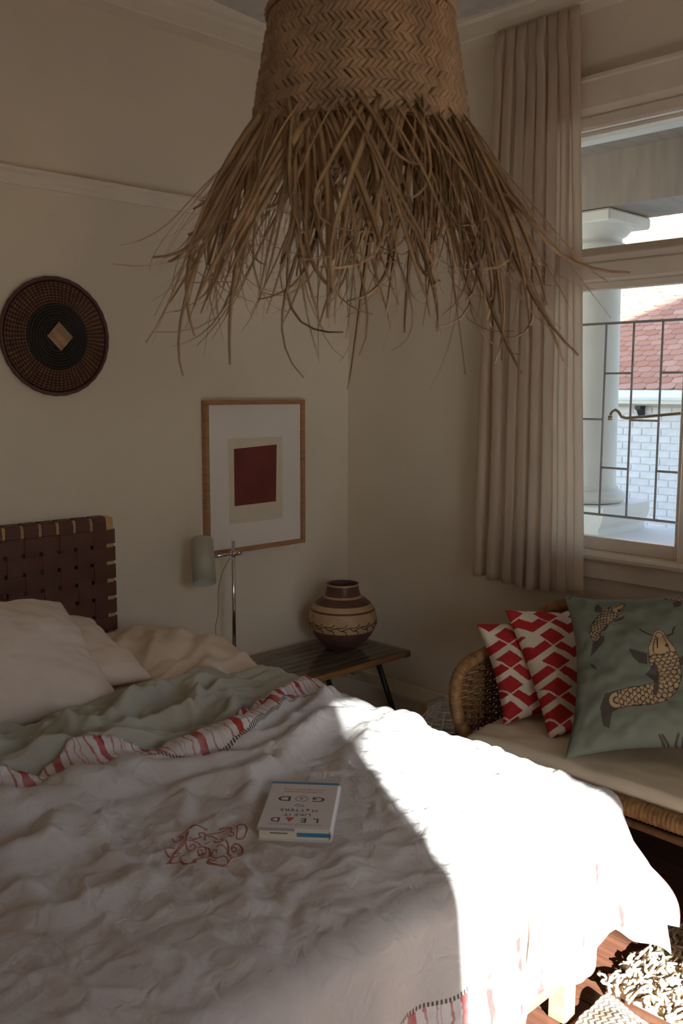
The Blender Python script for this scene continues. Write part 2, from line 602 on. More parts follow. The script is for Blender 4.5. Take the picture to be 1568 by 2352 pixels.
# cornices (profile swept along the two walls in view)
prof = [(0, 2.845), (0.085, 2.845), (0.09, 2.85), (0.09, 2.905), (0.105, 2.915), (0.105, 2.935), (0.125, 2.955), (0.16, 2.975), (0.20, 2.985), (0.20, 3.0), (0.215, 3.005), (0.215, HZ), (0, HZ)]
c1 = MB()
c1.prism([(-d, z) for d, z in prof], XL, -0.0, axes=((0, 1, 0), (0, 0, 1), (1, 0, 0)))
c1.build('trim_1', 'trim_paint', kind='structure')
c2 = MB()
c2.prism([(-d, z) for d, z in prof], YB, -0.216, axes=((1, 0, 0), (0, 0, 1), (0, 1, 0)))
c2.build('trim_2', 'trim_paint', kind='structure')
# picture rail on the bed wall
c3 = MB()
c3.prism([(0, 2.19), (-0.012, 2.19), (-0.018, 2.205), (-0.018, 2.225), (-0.030, 2.235), (-0.030, 2.246), (-0.012, 2.252), (0, 2.252)], XL, -0.001, axes=((0, 1, 0), (0, 0, 1), (1, 0, 0)))
c3.build('trim_3', 'trim_paint', kind='structure')
MB().box((XL, -0.022, 0), (0, -0.0005, 0.16), bevel=0.006).build('baseboard_left', 'trim_paint', kind='structure')
MB().box((-0.022, YB, 0), (-0.0005, -0.023, 0.16), bevel=0.006).build('baseboard_right', 'trim_paint', kind='structure')

# ------------------------------------------------------------------ window in the right wall
win = bpy.data.objects.new('window_1', None)
COL.objects.link(win)
win['kind'] = 'structure'
win.location = (0, (WY0 + WY1) / 2, WZ0)


def wpart(name, mb, mat='window_paint', smooth=False):
    o = mb.build(name, mat, None, smooth)
    o.parent = win
    o.matrix_parent_inverse = Matrix.Translation(-win.location)
    return o


MY0, MY1 = -1.655, -1.765      # mullion between the two casements
# outer frame in the opening
b = MB()
b.box((0.02, WY0 - 0.045, WZ0), (0.12, WY0, WZ1), bevel=.004)
wpart('frame_jamb', b)
b = MB()
b.box((0.02, WY1, WZ0), (0.12, WY1 + 0.045, WZ1), bevel=.004)
wpart('frame_jamb', b)
wpart('mullion', MB().box((0.0, MY1, WZ0), (0.12, MY0, WZ1 - 0.001), bevel=.004))
wpart('frame_head', MB().box((0.02, WY1, WZ1 - 0.03), (0.12, WY0, WZ1), bevel=.004))
wpart('frame_sill', MB().box((0.02, WY1, WZ0 - 0.03), (0.30, WY0, WZ0 + 0.012), bevel=.004))
tb = MB()
tb.box((-0.012, WY1, 1.895), (0.12, WY0, 1.962), bevel=.006)
tb.box((-0.004, WY1, 1.958), (0.14, WY0, 1.992), bevel=.006)
wpart('transom', tb)
# interior casing
hd = MB()
hd.prism([(0.0, 2.43), (-0.022, 2.43), (-0.026, 2.44), (-0.026, 2.472), (-0.018, 2.478), (-0.022, 2.492), (-0.03, 2.505), (-0.03, 2.595), (-0.036, 2.602), (-0.036, 2.614), (0.0, 2.614)], WY1 - 0.16, WY0 + 0.16, axes=((1, 0, 0), (0, 0, 1), (0, 1, 0)))
wpart('casing_head', hd)
for (a, b_) in ((WY0 + 0.0, WY0 + 0.15), (WY1 - 0.15, WY1 - 0.0)):
    wpart('casing_side', MB().box((-0.03, a, 0.80), (0.0, b_, 2.43), bevel=.008))
sb = MB()
sb.box((-0.055, WY1 - 0.16, 0.865), (0.03, WY0 + 0.16, 0.892), bevel=.008)
sb.box((-0.026, WY1 - 0.15, 0.792), (0.0, WY0 + 0.15, 0.865), bevel=.006)
wpart('sill_board', sb)
# casement sashes and fanlights
for (ya, yb) in ((WY0 - 0.045, MY0), (MY1, WY1 + 0.045)):
    for (za, zb, rw, bot) in ((WZ0 + 0.012, 1.895, 0.028, 0.05), (1.992, WZ1 - 0.03, 0.014, 0.03)):
        s = MB()
        s.box((0.035, ya - rw, za), (0.075, ya, zb), bevel=.003)
        s.box((0.035, yb, za), (0.075, yb + rw, zb), bevel=.003)
        s.box((0.035, yb + rw, za), (0.075, ya - rw, za + bot), bevel=.003)
        s.box((0.035, yb + rw, zb - rw), (0.075, ya - rw, zb), bevel=.003)
        wpart('sash', s)
        wpart('pane', MB().box((0.052, yb + rw - .002, za + bot - .002), (0.056, ya - rw + .002, zb - rw + .002)), 'glass')
# casement stay
pts = [(0.10, -1.318, 1.405), (0.10, -1.325, 1.418), (0.10, -1.338, 1.424), (0.10, -1.352, 1.416), (0.10, -1.365, 1.398), (0.10, -1.385, 1.394), (0.10, -1.45, 1.400), (0.10, -1.55, 1.411), (0.09, -1.65, 1.420)]
s = MB().tube(pts, 0.0055, 8)
s.tube([(0.10, -1.318, 1.402), (0.10, -1.318, 1.385)], 0.009, 8)
wpart('casement_stay', s, 'brass', True)

wpart('outer_lintel', MB().box((TH, WY1 - 0.2, WZ1), (0.31, WY0 + 0.2, WZ1 + 0.2)), 'plaster_white')

# security grille outside the window
gr = thing('window_grille', 'grey steel security grille of staggered bars outside the window panes', 'grille', (0.17, -1.7, 1.02))


def gpart(name, a, b_, r=0.0046):
    o = MB().tube([a, b_], r, 6).build(name, 'grille_steel', None, True)
    o.parent = gr
    o.matrix_parent_inverse = Matrix.Translation(-gr.location)


GX = 0.155
ys = [-1.255 - 0.1155 * k for k in range(-2, 11)]
zs = [1.752, 1.562, 1.385, 1.198, 1.012]
for y in ys:
    gpart('upright_bar', (GX, y, zs[-1]), (GX, y, zs[0]))
gpart('top_bar', (GX, WY0, zs[0]), (GX, WY1, zs[0]), 0.0055)
gpart('bottom_bar', (GX, WY0, zs[-1]), (GX, WY1, zs[-1]), 0.0055)
for k in range(len(ys) - 1):
    for z in ((1.562, 1.198) if k % 2 == 0 else (1.385,)):
        gpart('cross_bar', (GX, ys[k], z), (GX, ys[k + 1], z))

# ------------------------------------------------------------------ veranda outside
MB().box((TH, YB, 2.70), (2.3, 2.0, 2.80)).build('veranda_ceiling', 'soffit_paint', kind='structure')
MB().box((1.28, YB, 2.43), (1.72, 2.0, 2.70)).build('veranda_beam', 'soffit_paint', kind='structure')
pp = MB()
pp.box((1.2, YB, -1.0), (1.78, 2.0, 0.67))
pp.box((1.14, YB, 0.67), (1.84, 2.0, 0.735), bevel=.012)
pp.build('veranda_parapet', 'plaster_white', kind='structure')
MB().box((TH, YB, -0.3), (1.2, 2.0, -0.1)).build('veranda_floor', 'shade_stone', kind='structure')
vc = thing('veranda_column', 'white rounded veranda column with moulded base and capital beyond the window', 'column', (1.49, -0.385, 0.735))
cyl = [(0.168, 0.235), (0.165, 0.30), (0.160, 0.8), (0.150, 1.40), (0.146, 1.515)]
MB().lathe(cyl, 40).build('shaft', 'plaster_white', vc, True)
MB().lathe([(0.17, 0.15), (0.205, 0.155), (0.222, 0.175), (0.222, 0.195), (0.205, 0.215), (0.182, 0.222), (0.182, 0.235), (0.168, 0.245)], 40, cap0=True).build('base_ring', 'plaster_white', vc, True)
pl = MB()
pl.prism([(-.24, 0), (.24, 0), (.235, .03), (.25, .06), (.262, .10), (.262, .15), (-.262, .15), (-.262, .10), (-.25, .06), (-.235, .03)], -.25, .25, axes=((0, 1, 0), (0, 0, 1), (1, 0, 0)))
pl.build('plinth', 'plaster_white', vc)
MB().lathe([(0.146, 1.51), (0.172, 1.515), (0.172, 1.54), (0.15, 1.55), (0.15, 1.575), (0.175, 1.59), (0.20, 1.62), (0.21, 1.635)], 40).build('capital_ring', 'plaster_white', vc, True)
MB().box((-.215, -.215, 1.628), (.215, .215, 1.69), bevel=.01).build('abacus', 'plaster_white', vc)

# ------------------------------------------------------------------ neighbouring house seen through the window
nh = thing('neighbour_house', 'neighbouring house with white painted brick wall and red tiled roof outside the window', 'house', (7.0, 2.2, -2.5))


def npart(name, mb, mat, parent=None, smooth=False):
    o = mb.build(name, mat, None, smooth)
    o.parent = parent or nh
    if parent is None:
        o.matrix_parent_inverse = Matrix.Translation(-nh.location)
    return o


nwall = npart('brick_wall', MB().box((7.02, -2.5, -2.5), (7.25, 9.0, 1.42)), 'mortar')
BR = MB().box((-0.02, -0.113, -0.036), (0.02, 0.113, 0.036), bevel=0.0025).mesh('brick')
for r in range(21):
    for k in range(13):
        y = 1.1 + 0.238 * k + (0.119 if r % 2 else 0) - 0.2
        z = 1.37 - 0.0845 * r
        o = obj('brick', BR, 'brick_white', nwall)
        o.location = (7.032 - 0.004 * random.random(), y, z)
        o.rotation_euler = (0.012 * (random.random() - .5), 0, 0)
gp = MB()
gp.prism([(0, 0), (-.10, 0.0), (-.115, .03), (-.115, .11), (-.10, .11), (-.10, .03), (-.09, .015), (0, .015)], -2.5, 9.0, axes=((1, 0, 0), (0, 0, 1), (0, 1, 0)), origin=(6.86, 0, 1.405))
npart('gutter', gp, 'gutter_white')
npart('fascia_board', MB().box((6.86, -2.5, 1.36), (6.90, 9.0, 1.50)), 'gutter_white')
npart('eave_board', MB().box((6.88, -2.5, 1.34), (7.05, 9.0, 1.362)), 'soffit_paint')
bk = MB().prism([(0, 0), (0.14, 0), (0.14, -0.10), (0.10, -0.13), (0.05, -0.06), (0, -0.04)], 2.18, 2.25, axes=((1, 0, 0), (0, 0, 1), (0, 1, 0)), origin=(6.89, 0, 1.34))
npart('eave_bracket', bk, 'black_metal')
RP = math.radians(36)
rf = MB().prism([(6.80, 1.50), (12.2, 1.50 + 5.4 * math.tan(RP)), (12.2, 1.2), (7.2, 1.2)], -2.5, 9.0, axes=((1, 0, 0), (0, 0, 1), (0, 1, 0)))
roof = npart('roof', rf, 'mortar')
tw, tg = 0.172, 0.112
outl = [(-.083, 0.20), (-.083, 0.035), (-.075, 0.016), (-.055, 0.005), (-.028, 0.0005), (0, 0), (.028, 0.0005), (.055, 0.005), (.075, 0.016), (.083, 0.035), (.083, 0.20)]
TM = MB().prism(outl, -0.006, 0.010).mesh('roof_tile')
eu = Vector((0, -1, 0))
ev_ = Vector((math.cos(RP), 0, math.sin(RP)))
en = eu.cross(ev_)
if en.z < 0:
    en = -en
R3 = Matrix((eu, ev_, en)).transposed()
cnt = 0
rest = MB()
for r in range(50):
    px = 6.80 + r * tg * math.cos(RP)
    pz = 1.512 + r * tg * math.sin(RP)
    # stretch of the row that the window shows
    y_lo = -3.15 + (px + 3.11) * 0.470
    y_hi = -3.15 + (px + 3.11) * 0.585
    for k in range(-24, 42):
        y = 2.0 + (k + (0.5 if r % 2 else 0)) * tw
        p = Vector((px, y, pz)) + en * (0.016 + 0.003 * random.random())
        tilt = Matrix.Rotation(-0.10 + 0.03 * (random.random() - .5), 3, 'X')
        spin = Matrix.Rotation(0.05 * (random.random() - .5), 3, 'Z')
        mw = (R3 @ tilt @ spin).to_4x4()
        mw.translation = p
        if y_lo - 0.12 < y < y_hi + 0.14 and cnt < 300:
            o = obj('roof_tile', TM, 'roof_tile', roof)
            o.matrix_basis = mw
            cnt += 1
        elif y_lo - 1.6 < y < y_hi + 1.4:
            w = [mw @ Vector(v.co) for v in TM.vertices]
            rest.add(w, [tuple(pg.vertices) for pg in TM.polygons])
o = npart('roof_tile_field', rest, 'roof_tile', roof)
o['kind'] = 'stuff'

# ground and an added unseen block that throws the neighbouring house into shade
MB().box((-40, -40, -2.7), (60, 40, -2.5)).build('ground', 'garden_ground', kind='structure')
MB().box((-7.0, -9.6, -2.5), (0.24, YB - TH - 0.001, -0.12)).build('garden_terrace', 'shade_stone', kind='structure')
wg = MB()
wg.prism([(0.6, -2.5), (6.5, -2.5), (6.5, 7.35), (0.6, 7.35)], -9.5, -6.2, axes=((1, 0, 0), (0, 0, 1), (0, 1, 0)))
wg.build('added_shade_block', 'shade_stone', kind='structure')
rr = MB()
rr.prism([(XL - .6, HZ + .12), (2.5, HZ - 0.2), (2.5, HZ - .1), (-1.4, 5.0), (XL - .6, HZ + .5)], YB - .5, 2.4, axes=((1, 0, 0), (0, 0, 1), (0, 1, 0)))
rr.build('roof_own_house', 'mortar', kind='structure')

MB().box((-9.0, -9.0, -2.5), (0.5, -8.7, 1.9)).build('added_sky_wall', 'shade_stone', kind='structure')  # added unseen wall, cuts low sky light coming in at the door
MB().box((-2.75, -7.9, -2.5), (0.6, -7.5, 5.2)).build('added_sky_wall_side', 'shade_stone', kind='structure')  # added out of view to block sky beside the sun corridor
MB().box((-11.0, -7.9, -2.5), (-5.25, -7.5, 5.2)).build('added_sky_wall_end', 'shade_stone', kind='structure')  # unseen counterpart, added to narrow the sky on the other side

# invented unseen drape at the garden door, cut to give the sunbeam its slanted edge
dz = np.linspace(0.02, DZ - 0.02, 26)
edge = np.array([-1.38 - 1.55 * (z / 2.36) for z in dz])
n = 60
P = np.zeros((len(dz), n, 3))
for i, z in enumerate(dz):
    for j in range(n):
        t_ = j / (n - 1)
        x = edge[i] * (1 - t_) + (-0.86) * t_
        amp = 0.028 * min(1, (abs(edge[i] + 0.86)) / 0.8)
        P[i, j] = (x, YB + 0.07 + amp * math.sin(t_ * 55 + 0.6 * math.sin(z * 2)), z)
o = obj('added_sun_drape', grid_mesh('added_sun_drape', P), 'drape_heavy', None, True)
solidify(o, 0.004)
tag(o, 'added heavy drape shaping the sunbeam, unseen at the door behind the camera', 'curtain')


# ------------------------------------------------------------------ bed: frame, headboard of woven straps, legs
BXR, BXL = -1.255, -2.785      # bed right and left edge
BYF, BYH = -2.10, -0.085       # foot, head
ZM = 0.565                     # mattress top


def at_parent(o, par):
    """o was built in world space: keep it there under par"""
    o.parent = par
    o.matrix_parent_inverse = par.matrix_world.inverted() if par.type != 'EMPTY' else Matrix.Translation(-par.location)
    return o


bed = thing('bed_frame', 'low wooden bed with a headboard of woven brown leather straps', 'bed', ((BXL + BXR) / 2, -1.05, 0))
HX1, HX0, HZT = -1.300, -2.74, 1.018   # headboard right, left, top
FY = -0.058                             # front of headboard timber
hbm = MB()
hbm.box((HX1 - 0.055, FY, 0.0), (HX1, -0.012, HZT), bevel=.006)
hbm.box((HX0, FY, 0.0), (HX0 + 0.055, -0.012, HZT), bevel=.006)
hbm.box((HX0 + 0.054, FY, HZT - 0.05), (HX1 - 0.054, -0.012, HZT), bevel=.006)
hbm.box((HX0 + 0.054, FY, 0.30), (HX1 - 0.054, -0.012, 0.35), bevel=.006)
hb = at_parent(hbm.build('headboard', 'pale_ply'), bed)


def strap(path, wdir, w, th=0.0035):
    """ribbon of width w along a path; wdir = width direction"""
    P = np.array(path, float)
    T = np.gradient(P, axis=0)
    T /= np.linalg.norm(T, axis=1, keepdims=True)
    Wd = np.array(wdir, float)
    Nn = np.cross(T, Wd)
    Nn /= np.linalg.norm(Nn, axis=1, keepdims=True)
    a = P + Wd * w / 2 + Nn * th / 2
    b_ = P - Wd * w / 2 + Nn * th / 2
    c_ = P - Wd * w / 2 - Nn * th / 2
    d_ = P + Wd * w / 2 - Nn * th / 2
    k = len(P)
    vs = np.concatenate([a, b_, c_, d_])
    fs = []
    for i in range(k - 1):
        for q in range(4):
            q2 = (q + 1) % 4
            fs.append((q * k + i, q2 * k + i, q2 * k + i + 1, q * k + i + 1))
    fs += [(0, k, 2 * k, 3 * k)[::-1], (k - 1, 2 * k - 1, 3 * k - 1, 4 * k - 1)]
    return MB().add(vs, fs)


PER, SWD = 0.0668, 0.0525
yw = FY - 0.006
xs_v = [HX1 - 0.030 - 0.034 - PER * i - PER * 0.0 for i in range(0, 21)]
zs_h = [HZT - 0.072 - PER * i for i in range(0, 10)]
for i, x in enumerate(xs_v):
    if x < HX0 + 0.05:
        break
    path = []
    z0_ = 0.33
    for z in np.arange(z0_, HZT - 0.008, 0.0085):
        ph = (z - zs_h[0]) / PER * PI
        w = 0.0028 * math.cos(ph + PI * i) if z < HZT - 0.045 else 0.0028
        path.append((x, yw - w, z))
    path += [(x, yw + 0.001, HZT - 0.004), (x, yw + 0.006, HZT + 0.003), (x, FY + 0.02, HZT + 0.004), (x, -0.02, HZT + 0.004), (x, -0.008, HZT), (x, -0.007, HZT - 0.06)]
    at_parent(strap(path, (1, 0, 0), SWD).build('vertical_strap', 'leather'), hb)
for k, z in enumerate(zs_h):
    path = []
    for x in np.arange(HX0 + 0.004, HX1 - 0.006, 0.0085):
        ph = (x - xs_v[0]) / PER * PI
        w = 0.0028 * math.cos(ph + PI * (k + 1)) if x < HX1 - 0.05 else 0.0028
        path.append((x, yw - w, z))
    path += [(HX1 - 0.003, yw, z), (HX1 + 0.003, yw + 0.006, z), (HX1 + 0.004, FY + 0.02, z), (HX1 + 0.004, -0.02, z), (HX1, -0.008, z), (HX1 - 0.05, -0.007, z)]
    at_parent(strap(path, (0, 0, 1), SWD).build('horizontal_strap', 'leather'), hb)
for (a, b_) in (((BXR - 0.035, BYF + 0.03, 0.17), (BXR - 0.005, BYH, 0.30)), ((BXL + 0.005, BYF + 0.03, 0.17), (BXL + 0.035, BYH, 0.30))):
    at_parent(MB().box(a, b_, bevel=.004).build('side_rail', 'oak_h'), bed)
at_parent(MB().box((BXL + 0.03, BYF + 0.035, 0.10), (BXR - 0.03, BYF + 0.065, 0.30), bevel=.004).build('foot_rail', 'seagrass'), bed)
for x in (BXR - 0.06, BXL + 0.02):
    at_parent(MB().box((x, BYF + 0.03, 0.0), (x + 0.045, BYF + 0.08, 0.30), bevel=.004).build('leg', 'oak'), bed)
at_parent(MB().box((BXL + 0.03, BYF + 0.06, 0.27), (BXR - 0.03, BYH, 0.30)).build('base_panel', 'pale_ply'), bed)

# mattress (rounded box)
me = MB().box((BXL + 0.01, BYF + 0.03, 0.302), (BXR - 0.015, BYH - 0.002, ZM - 0.008), bevel=0.035).build('mattress', 'mattress_cloth')
tag(me, 'thick cream mattress lying on the low bed frame', 'mattress')

# ------------------------------------------------------------------ cloth tools


def cosl(P, x, y):
    """height of a cloth grid (roughly a height field) sampled at x, y: nearest-vertex maximum"""
    d = (P[..., 0] - x) ** 2 + (P[..., 1] - y) ** 2
    k = d < 0.022 ** 2
    if k.any():
        return P[..., 2][k].max()
    return -1.0


def drape_point(x, y, ztop, R=0.05, flare=0.06, cflare=0.5, xr=BXR, yf=BYF):
    """flat cloth point (x, y) laid over the right and foot edges of the bed"""
    du = max(0.0, x - xr)
    dv = max(0.0, yf - y)
    if du == 0 and dv == 0:
        return (x, y, ztop)
    r = math.hypot(du, dv)
    q = R * PI / 2
    s2 = (2 * du * dv / (r * r)) ** 2
    fl = flare + (cflare - flare) * s2
    if r < q:
        o, dn = R * math.sin(r / R), R * (1 - math.cos(r / R))
    else:
        e = r - q
        o, dn = R + fl * e, R + e * math.sqrt(max(0, 1 - fl * fl))
    return (min(x, xr) + o * du / r, max(y, yf) - o * dv / r, ztop - dn)


def ridge(x, y, pl, amp, w):
    """fold running along a polyline"""
    best, bt = 9e9, 0
    n_ = len(pl) - 1
    for i in range(n_):
        ax, ay = pl[i]
        bx, by = pl[i + 1]
        dx, dy = bx - ax, by - ay
        t_ = max(0, min(1, ((x - ax) * dx + (y - ay) * dy) / (dx * dx + dy * dy + 1e-12)))
        d = (x - ax - t_ * dx) ** 2 + (y - ay - t_ * dy) ** 2
        if d < best:
            best, bt = d, (i + t_) / n_
    if best > 9 * w * w:
        return 0.0
    taper = min(1, bt / 0.18, (1 - bt) / 0.18)
    taper = taper * taper * (3 - 2 * max(0, taper)) if taper > 0 else 0
    return amp * math.exp(-best / (w * w)) * taper


# ---- cream top sheet, rumpled at the head of the bed
nx_, ny_ = 150, 105
sx0, sx1, sy0, sy1 = -2.72, BXR + 0.16, -1.10, -0.13
P = np.zeros((ny_, nx_, 3))
for j in range(ny_):
    for i in range(nx_):
        x = sx0 + (sx1 - sx0) * i / (nx_ - 1)
        y = sy0 + (sy1 - sy0) * j / (ny_ - 1)
        z = ZM + 0.012 + 0.02 * abs(fbm(x * 3, y * 5, 3.1))
        # plumped-up part beside the bedside table
        b_ = math.exp(-((x + 1.38) / 0.22) ** 2 - ((y + 0.55) / 0.28) ** 2)
        z += 0.080 * b_
        z += ridge(x, y, [(-1.85, -0.95), (-1.6, -0.80), (-1.42, -0.62), (-1.30, -0.50)], 0.022, 0.04)
        z += ridge(x, y, [(-1.62, -0.98), (-1.45, -0.86), (-1.30, -0.66), (-1.26, -0.60)], 0.020, 0.035)
        z += ridge(x, y, [(-1.95, -0.80), (-1.70, -0.62), (-1.50, -0.42), (-1.32, -0.32)], 0.020, 0.04)
        z += ridge(x, y, [(-1.56, -0.72), (-1.36, -0.40), (-1.30, -0.28)], 0.016, 0.025)
        fan = math.atan2(y + 1.05, x + 1.95)
        z += 0.011 * max(0.0, 1 - 2.6 * abs(fbm(fan * 9.0, x * 1.5, 4.4, 1))) * float(smooth01(np.array((x + 1.75) / 0.3)))
        z += 0.006 * max(0.0, 1 - 3.0 * abs(fbm(x * 9, y * 12, 6.6, 1)))
        P[j, i] = drape_point(x, y, z, 0.045, 0.10, 0.1)
        P[j, i] += np.array((0.010, 0.006, 0.008)) * fbm(x * 6, y * 6, 1.7)
SH = P
o = obj('top_sheet', grid_mesh('top_sheet', SH), 'sheet_cotton', None, True)
solidify(o, 0.003)
subsurf(o, 1)
tag(o, 'rumpled cream cotton sheet at the head of the bed beside the table', 'sheet')

# ---- thin grey-green blanket, heavily crumpled between pillows and bedspread
nx_, ny_ = 210, 130
bx0, bx1, by0, by1 = -2.74, BXR + 0.20, -1.62, -0.86
P = np.zeros((ny_, nx_, 3))
for j in range(ny_):
    for i in range(nx_):
        s, t_ = i / (nx_ - 1), j / (ny_ - 1)
        x = bx0 + (bx1 - bx0) * s
        yh = by1 + 0.10 * math.sin(s * 4.0 + 0.4) - 0.10 * (1 - s) + 0.03 * math.sin(s * 11)
        y = by0 + (yh - by0) * t_
        wx = x + 0.10 * fbm(x * 2.2, y * 2.2, 3.3, 2)
        wy = y + 0.06 * fbm(x * 2.5, y * 2.5, 6.1, 2) + 0.10 * math.sin(x * 2.5)
        r1 = max(0.0, 1 - 3.0 * abs(fbm(wx * 1.7, wy * 6.0, 8.3, 1)))
        r2 = max(0.0, 1 - 3.0 * abs(fbm(wx * 3.6 + 4, wy * 9.0, 2.9, 1)))
        r3 = max(0.0, 1 - 3.5 * abs(fbm(wx * 8.5, wy * 14.0 + 3, 5.9, 1)))
        z = ZM + 0.014 + (0.058 * r1 ** 1.3 + 0.044 * r2 ** 1.2 + 0.019 * r3 + 0.008 * max(0.0, 1 - 3.0 * abs(fbm(wx * 18 + 7, wy * 26.0, 1.9, 1)))) * float(smooth01(np.array(t_ * 3.0 - 0.2))) * (0.65 + 0.35 * float(smooth01(np.array((1 - t_) * 6)))) * (1 - 0.72 * float(smooth01(np.array((x + 1.62) / 0.26))))
        z = z + max(0.0, cosl(SH, x, y) - ZM - 0.012) if x < BXR else z
        P[j, i] = drape_point(x, y, z, 0.05, 0.12, 0.2)
        P[j, i] += np.array((0.012, 0.012, 0.0)) * fbm(x * 7, y * 7, 5.5)
BL = P
o = obj('blanket', grid_mesh('blanket', BL), 'blanket_grey', None, True)
solidify(o, 0.003)
subsurf(o, 1)
tag(o, 'thin grey-green blanket crumpled between the pillows and the bedspread', 'blanket')

# ---- bedspread with striped ends
RIDGES = [
    ([(-2.322, -1.307), (-2.204, -1.309), (-2.043, -1.368), (-1.941, -1.427), (-1.808, -1.485), (-1.706, -1.492), (-1.594, -1.463), (-1.438, -1.395), (-1.30, -1.35)], 0.030, 0.028),
    ([(-2.08, -1.482), (-1.935, -1.504), (-1.854, -1.543), (-1.752, -1.546), (-1.521, -1.449), (-1.28, -1.39)], 0.026, 0.028),
    ([(-1.99, -1.37), (-1.836, -1.372), (-1.759, -1.423), (-1.644, -1.436), (-1.511, -1.371), (-1.315, -1.266), (-1.251, -1.253)], 0.036, 0.026),
    ([(-2.60, -1.56), (-2.425, -1.534), (-2.316, -1.53), (-2.242, -1.413)], 0.034, 0.04),
    ([(-2.242, -1.413), (-2.217, -1.523), (-2.163, -1.46)], 0.022, 0.025),
    ([(-2.431, -1.55), (-2.429, -1.616), (-2.434, -1.71), (-2.459, -1.776)], 0.018, 0.03),
    ([(-2.021, -1.509), (-2.032, -1.558), (-1.989, -1.51)], 0.014, 0.02),
    ([(-1.993, -1.72), (-2.019, -1.833), (-2.022, -1.889), (-1.992, -1.929)], 0.013, 0.02),
    ([(-1.917, -1.639), (-1.856, -1.57), (-1.757, -1.552)], 0.020, 0.02),
    ([(-2.256, -1.605), (-2.249, -1.704), (-2.228, -1.745)], 0.012, 0.02),
    ([(-2.465, -1.788), (-2.367, -1.754), (-2.274, -1.744), (-2.199, -1.773)], 0.015, 0.03),
    ([(-2.139, -2.067), (-2.042, -2.029), (-1.903, -1.969)], 0.009, 0.03),
    ([(-2.155, -1.737), (-2.158, -1.877), (-2.183, -2.007)], 0.009, 0.022),
    ([(-2.097, -2.20), (-2.045, -2.139), (-2.009, -2.04)], 0.008, 0.02),
    ([(-1.311, -1.47), (-1.235, -1.478), (-1.22, -1.564)], 0.014, 0.025),
    ([(-1.472, -1.497), (-1.294, -1.487), (-1.23, -1.53)], 0.013, 0.025),
    ([(-2.331, -2.08), (-2.218, -2.05), (-2.136, -2.00)], 0.007, 0.03),
    ([(-1.70, -1.30), (-1.50, -1.22), (-1.36, -1.16), (-1.25, -1.14)], 0.022, 0.022),
    ([(-1.66, -1.66), (-1.55, -1.58), (-1.40, -1.52)], 0.010, 0.03),
    ([(-2.5, -1.42), (-2.36, -1.40), (-2.24, -1.36)], 0.020, 0.025),
]
HEADX = [-3.0, -2.6, -2.3, -2.1, -1.98, -1.86, -1.74, -1.59, -1.42, -1.28, -1.15, -0.9]
HEADY = [-1.26, -1.24, -1.235, -1.215, -1.27, -1.33, -1.33, -1.255, -1.165, -1.10, -1.05, -1.02]
OVR, OVF = 0.185, 0.420          # overhang at the right side and at the foot


BOOK_C, BOOK_ROT = Vector((-1.869, -1.753)), math.radians(131.4)


def bed_height(x, y, yh):
    z = ZM + 0.030
    for pl, a, w in RIDGES:
        z += 1.25 * ridge(x, y, pl, a, w)
    # lifted head part lying over the blanket
    k = (y - (yh - 0.30)) / 0.30
    if k > 0:
        k = min(1, k)
        z += 0.022 * k * k * (3 - 2 * k)
    # crumpled linen
    wx = x + 0.03 * fbm(x * 4, y * 4, 2.0, 2)
    wy = y + 0.03 * fbm(x * 4, y * 4, 7.0, 2)
    cr = max(0.0, 1 - 5.5 * abs(fbm(wx * 3.6, wy * 3.6, 1.0, 2)))
    cr2 = max(0.0, 1 - 4.5 * abs(fbm(wx * 8.0 + 5, wy * 8.0, 4.0, 2)))
    cr3 = max(0.0, 1 - 3.6 * abs(fbm(wx * 15.0 + 2, wy * 15.0, 6.0, 1)))
    cr4 = max(0.0, 1 - 3.4 * abs(fbm(wx * 27.0 + 8, wy * 27.0, 3.0, 1)))
    w = 0.0090 * cr ** 1.6 + 0.0062 * cr2 ** 1.6 + 0.0036 * cr3 ** 1.4 + 0.0012 * cr4 + 0.005 * fbm(x * 4, y * 4, 9.0, 2)
    # flat where the book lies
    d = Vector((x, y)) - BOOK_C
    lx = d.x * math.cos(-BOOK_ROT) - d.y * math.sin(-BOOK_ROT)
    ly = d.x * math.sin(-BOOK_ROT) + d.y * math.cos(-BOOK_ROT)
    m_ = max(abs(lx) / 0.085, abs(ly) / 0.118)
    k = max(0.0, min(1.0, (m_ - 1.0) / 0.25))
    flat = ZM + 0.031
    return flat + (z + w - flat) * k


